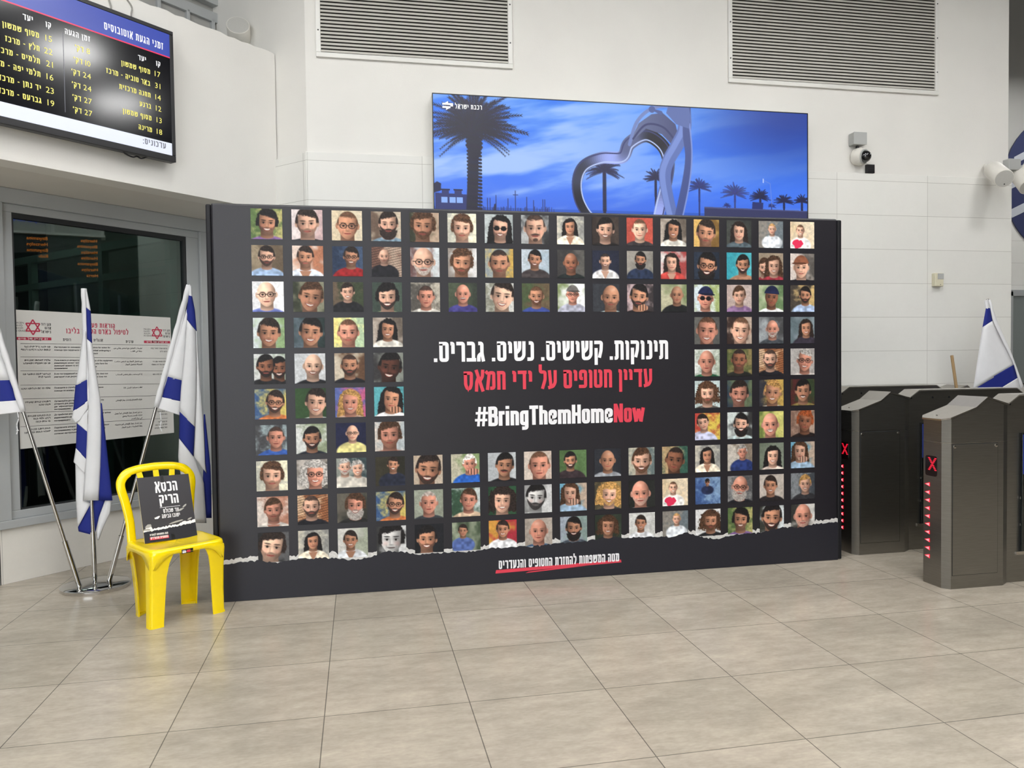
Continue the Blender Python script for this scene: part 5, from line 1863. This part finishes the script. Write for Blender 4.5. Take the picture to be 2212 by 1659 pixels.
b.prism([(SW * .44, SH - .04), (SW * .5, SH - .04), (SW * .5, SH + .004), (SW * .44, SH + .004)], -.0012, -.0004, 'black_tape')
b.prism([(SW * .5, -.0), (SW * .565, -.0), (SW * .555, .035), (SW * .495, .033)], -.0016, -.0008, 'black_tape')
sgbuild(b, 'black_tape')
b = MB()  # pale patches paint the glare on the clear tape
for i, (x, z, w, h, a) in enumerate(((.03, .095, .05, .02, .25), (.085, .14, .04, .016, .3), (.225, .17, .05, .012, .35), (.25, .19, .03, .01, .6), (.19, .1, .09, .012, .15), (.27, .11, .03, .014, .4), (.02, .075, .04, .014, -.1))):
    c, s = math.cos(a), math.sin(a)
    k = 8
    P = []
    for j in range(k):
        t = 2 * math.pi * j / k
        rx, rz = w * .5 * math.cos(t) * (.7 + .5 * rr.random()), h * .5 * math.sin(t) * (.5 + .7 * rr.random())
        P.append((x + rx * c - rz * s, -.0022 - .0002 * i - .001 * rr.random(), z + rx * s + rz * c))
    b.add(P, [tuple(range(k))], 'tape')
sgbuild(b, 'clear_tape')


# ------------------------------------------------------------------ ticket gates
def gate(y0, label):
    g = thing('ticket_gate', label, 'ticket gate', (3.53 if y0 < 5 else 3.522, y0, 0), 0, 'steel ticket gates')
    f = lambda x: float(np.interp(x, [0, .02, .215, .285, .41, .48], [1.05, 1.056, 1.122, 1.184, 1.147, 1.135]))
    near = [(0, .04), (.035, 0), (.215, 0), (.285, 0), (.41, 0), (.48, .045)]
    D = .235

    def pod(flip):
        X = (lambda x: x) if not flip else (lambda x: 1.97 - x)
        far = [(x, D - y) for x, y in near]
        loop = near + far[::-1]

        def walls(b, z0, z1, m, k=1.0):
            n = len(loop)
            v = [(X(x), y, z0 if not callable(z0) else z0(x)) for x, y in loop] + [(X(x), y, z1(x) if callable(z1) else z1) for x, y in loop]
            b.add(v, [(i, (i + 1) % n, n + (i + 1) % n, n + i) for i in range(n)], m)
            nn = len(near)
            for base in (0, n):
                for i in range(nn - 1):
                    b.add([v[base + i], v[base + i + 1], v[base + n - 2 - i], v[base + n - 1 - i]], [(0, 1, 2, 3)], m)
        b = MB()
        walls(b, 0., .903, 'steel')
        b.build('lower_cabinet', g)
        b = MB()
        walls(b, .908, lambda x: f(x) - .008, 'steel')
        b.build('upper_cabinet', g)
        b = MB()
        for i in range(len(loop)):
            pass
        walls(b, .9035, .9075, 'steel_bright')
        b.build('seam_trim', g)
        b = MB()
        c0 = (.24, D / 2)
        sv = loop[:]
        ex = [(x + (.006 if x > .24 else -.006), y + (.005 if y > D / 2 else -.005)) for x, y in loop]
        n = len(loop)
        v = [(X(x), y, f(min(.48, max(0, lx))) - .007) for (x, y), (lx, ly) in zip(ex, loop)] + [(X(x), y, f(min(.48, max(0, lx))) + .003) for (x, y), (lx, ly) in zip(ex, loop)]
        b.add(v, [(i, (i + 1) % n, n + (i + 1) % n, n + i) for i in range(n)], 'steel_bright')
        nn = len(near)
        for base, mm in ((0, 'steel_top'), (n, 'steel_top')):
            for i in range(nn - 1):
                b.add([v[base + i], v[base + i + 1], v[base + n - 2 - i], v[base + n - 1 - i]], [(0, 1, 2, 3)], mm)
        b.build('lid', g)
        b = MB()
        b.lathe([(.011, 0), (.011, .004), (.0, .004)], 'steel_bright', 14, (X(.05), .13, f(.05) + .003))
        b.build('lock', g)
        # service door on the near side
        b = MB()
        for a, c, e, h in ((.043, .369, .083, .086), (.043, .369, .897, .9), (.043, .046, .083, .9), (.366, .369, .083, .9)):
            b.box(min(X(a), X(c)), max(X(a), X(c)), -.0012, .0, e, h, 'alu_dark')  # dark strips painted as the shadow in the door groove
        b.box(min(X(.046), X(.366)), max(X(.046), X(.366)), -.0026, .0, .086, .897, 'steel')
        d = b.build('service_door', g)
        b = MB()
        for x in (.058, .354):
            b.lathe([(.009, 0), (.009, .003), (0, .004)], 'steel_bright', 14, (X(x), -.0026, .882), (0, -1, 0))
        b.build('screw', d)
    pod(False)
    pod(True)
    # body with the retracting flap
    b = MB()
    prof = [(.47, 0), (.47, 1.12), (.485, 1.135), (.56, 1.186), (1.41, 1.186), (1.485, 1.135), (1.5, 1.12), (1.5, 0)]
    b.prism(prof, .045, .19, 'steel')
    b.build('body', g, bevel=.003)
    b = MB()
    top = prof[1:7]
    for (xa, za), (xb, zb) in zip(top[1:4], top[2:5]):
        b.prism([(xa, za), (xb, zb), (xb, zb + .008), (xa, za + .008)], .036, .199, 'steel_top')
    b.build('body_lid', g)
    b = MB()
    for x in (.478 + .0, .66, .8):
        b.lathe([(.008, 0), (.008, .001), (.0, .001)], 'black_plastic', 12, (x + .02, .045, 1.135), (0, -1, 0))
    b.build('sensor_eye', g)
    b = MB()
    b.box(.545, 1.36, .036, .045, .175, .195, 'steel_bright')
    b.box(.57, 1.34, .038, .046, .195, .95, 'room_black')
    for z in (.36, .53):
        b.box(.57, 1.34, .034, .038, z, z + .015, 'steel_bright')
    b.build('flap_recess', g)
    b = MB().box(.575, 1.335, .024, .03, .2, .945, 'flap_glass')
    fl = b.build('gate_flap', g)
    b = MB()
    b.box(.575, .84, .0215, .0235, .69, .94, 'blue_sticker')
    b.build('sticker', fl)
    b = MB()
    cx, cz = .7, .825
    pts = []
    for k in range(24):
        x, z = sell(2 * math.pi * k / 24, .085, .08, 4)
        pts.append((cx + x, cz + z))
    b.prism(pts, .0205, .0213, 'white_print')
    b.prism([(cx - .06, cz + .005), (cx + .06, cz + .005), (cx + .045, cz + .05), (cx - .045, cz + .05)], .0198, .0204, 'blue_sticker')
    for s in (-1, 1):
        b.prism([(cx + s * .045 + .014 * math.cos(a), cz - .04 + .014 * math.sin(a)) for a in [2 * math.pi * k / 12 for k in range(12)]], .0198, .0204, 'blue_sticker')
        b.prism([(cx + s * .05, cz - .08), (cx + s * .065, cz - .08), (cx + s * .105, cz - .115), (cx + s * .085, cz - .115)], .0205, .0213, 'white_print')
    b.build('train_pictogram', fl)
    # display window and arrows on the end facing the hall
    b = MB()
    pts = [(sell(2 * math.pi * k / 32, .05, .064, 8)) for k in range(32)]
    b.prism([(.126 + y, .752 + z) for y, z in pts], -.003, .0, 'led_window', 'yz')
    wn = b.build('display_window', g)
    b = MB()
    dots = set()
    for k in range(-4, 5):
        for o in (-1, 0, 1):
            dots.add((k + o * .9, k))
            dots.add((-k + o * .9, k))
    for i, (u, w_) in enumerate(sorted(dots)):
        if abs(u) > 5:
            continue
        b.lathe([(.0032, 0), (.002, .0012), (0, .0012)], 'red_led', 8, (-.003, .114 - u * .0068, .765 + w_ * .0092), (-1, 0, 0))
    b.build('cross_symbol', wn)
    for k in range(10):
        z = .175 + k * .0508
        b = MB()
        b.prism([(.182, z), (.138, z - .012), (.138, z + .014)], -.002, 0, 'red_led', 'yz')
        b.prism([(.172, z), (.142, z - .008), (.142, z + .009)], -.003, -.002, 'pink_led', 'yz')
        b.build('arrow_light', g)
    return g


gate(4.13, 'nearest brushed-steel ticket gate with red cross and column of red arrows, right edge')
gate(5.01, 'middle steel ticket gate, half hidden behind the banner edge')
gate(5.845, 'farthest steel ticket gate along the white wall, only its top showing')
br = thing('broom', 'wooden broom handle leaning behind the ticket gates', 'broom', (0, 0, 0))
A, B = on_y(2056, 768, 5.79), Vector((4.98, 5.5, .06))
br.location = B
b = MB().tube([(0, 0, 0), tuple(A - B)], .0125, 'wood', 12)
b.build('handle', br, smooth=True)
b = MB().box(-.15, .15, -.03, .03, -.02, .03, 'wood').box(-.15, .15, -.035, .035, -.06, -.02, 'black_plastic')
b.build('brush_head', br)

# ------------------------------------------------------------------ wall devices
cm = thing('security_camera', 'white dome security camera below a grey box on the white wall', 'camera', (4.29, WY, 3.195))
ax = Vector((.42, -1, -.2)).normalized()
b = MB().lathe([(.062, 0), (.07, .01), (.076, .05), (.07, .085), (.056, .09)], 'white_plastic', 36, (0, 0, 0), ax)
b.build('mount', cm, smooth=True)
b = MB()
b.lathe([(.062, .09), (.062, .098), (.05, .1)], 'grey_plastic', 36, (0, 0, 0), ax)
b.build('ring', cm, smooth=True)
b = MB()
b.lathe([(.052 * math.cos(a), .097 + .055 * math.sin(a)) for a in [math.pi / 2 * k / 10 for k in range(11)]], 'dome', 32, (0, 0, 0), ax)
b.build('dome', cm, smooth=True)
b = MB().tube([(0, -.035, .06), (.004, -.035, .082)], .014, 'black_plastic', 10)
b.build('cable_entry', cm)
jb = thing('junction_box', 'square grey junction box above the dome camera', 'box', (4.292, WY, 3.282))
b = MB().box(-.062, .062, -.075, 0, 0, .105, 'grey_plastic')
b.build('body', jb, bevel=.006)
b = MB().box(-.064, .064, -.08, -.073, -.001, .106, 'grey_plastic')
b.build('cover', jb, bevel=.004)
bs = thing('black_wall_box', 'small black square box on the white wall beside the dome camera', 'box', (4.43, WY, 3.05))
b = MB().box(-.038, .038, -.03, .0, 0.003, .077, 'black_plastic').box(-.03, .03, -.034, -.03, .012, .04, 'black_plastic')
b.build('body', bs, bevel=.004)
ps = thing('motion_sensor', 'small cream motion sensor on the white wall panels', 'sensor', (5.088, WY - .022, 2.065))
b = MB().box(-.044, .044, -.045, 0, 0, .118, 'cream_plastic')
b.build('body', ps, bevel=.006)
b = MB().box(-.018, .043, -.049, -.044, .062, .114, 'grey_plastic')
b.build('lens', ps, bevel=.002)
b = MB().lathe([(.004, 0), (.0, .003)], 'black_plastic', 8, (.012, -.045, .015), (0, -1, 0))
b.build('screw', ps)


def speaker(label, P, Q, r, bracket):
    t = thing('wall_speaker', label, 'speaker', P, group=None)
    ax = Vector(Q) - Vector(P)
    L = ax.length
    b = MB().lathe([(r * .5, 0), (r * .85, .006), (r * .98, .03), (r, .06), (r, L - .004), (r * .97, L), (r * .93, L)], 'white_plastic', 40, (0, 0, 0), ax)
    b.build('body', t, smooth=True)
    b = MB().lathe([(r * .935, L - .006), (r * .93, L + .001), (0, L + .002)], 'speaker_grey', 40, (0, 0, 0), ax)
    b.build('grille', t)
    b = MB().lathe([(.006, L + .001), (.005, L + .004), (0, L + .005)], 'alu_dark', 10, Vector((0, 0, -r * .6)) + ax.normalized() * .0, ax)
    b.build('screw', t)
    b = MB()
    b.tube([tuple(Vector(p) - Vector(P)) for p in bracket], .012, 'white_plastic', 8)
    b.build('bracket', t)
    return t


P, Q = on_y(2143, 365, 5.99), on_y(2169.5, 386, 5.74)
pw = on_y(2128, 357, WY)
speaker('white cylindrical speaker angled down from the right end of the white wall', P, Q, .077, [(pw.x, WY, pw.z), (P.x - .06, 6.0, P.z + .01), ((P.x + Q.x) / 2 - .075, 5.86, (P.z + Q.z) / 2 - .03)])
P, Q = on_y(2200, 374, 6.1), on_y(2222, 404, 5.94)
speaker('second white speaker past the wall end, cut by the right edge', P, Q, .077, [(5.95, 6.0, 3.2), (P.x - .02, 6.04, P.z)])
jx = thing('junction_box', 'grey junction box between the two speakers at the wall end', 'box', (5.86, WY - .045, 3.12))
b = MB().box(-.06, .065, -.03, .045, 0, .1, 'grey_plastic')
b.build('body', jx, bevel=.004)
b = MB().tube([(.05, 0, .02), (.12, -.04, .05)], .012, 'grey_plastic', 8)
b.build('arm', jx)
F = onplane(514, 54, LW(0, .5, 0), tuple(NL))
nrm = ((CAM - F).normalized() * .8 + Vector((-.05, 0, .62))).normalized()
speaker('white cylindrical speaker tilted up behind the left wall parapet', F - nrm * .2, F, .088, [tuple(F - nrm * .12 + U * .09), tuple(F - nrm * .1 + U * .1 + Vector((0, 0, -.12))), tuple(F + U * .1 + Vector((0, 0, -.22)) - NL * .05)])
# little marks on the walls
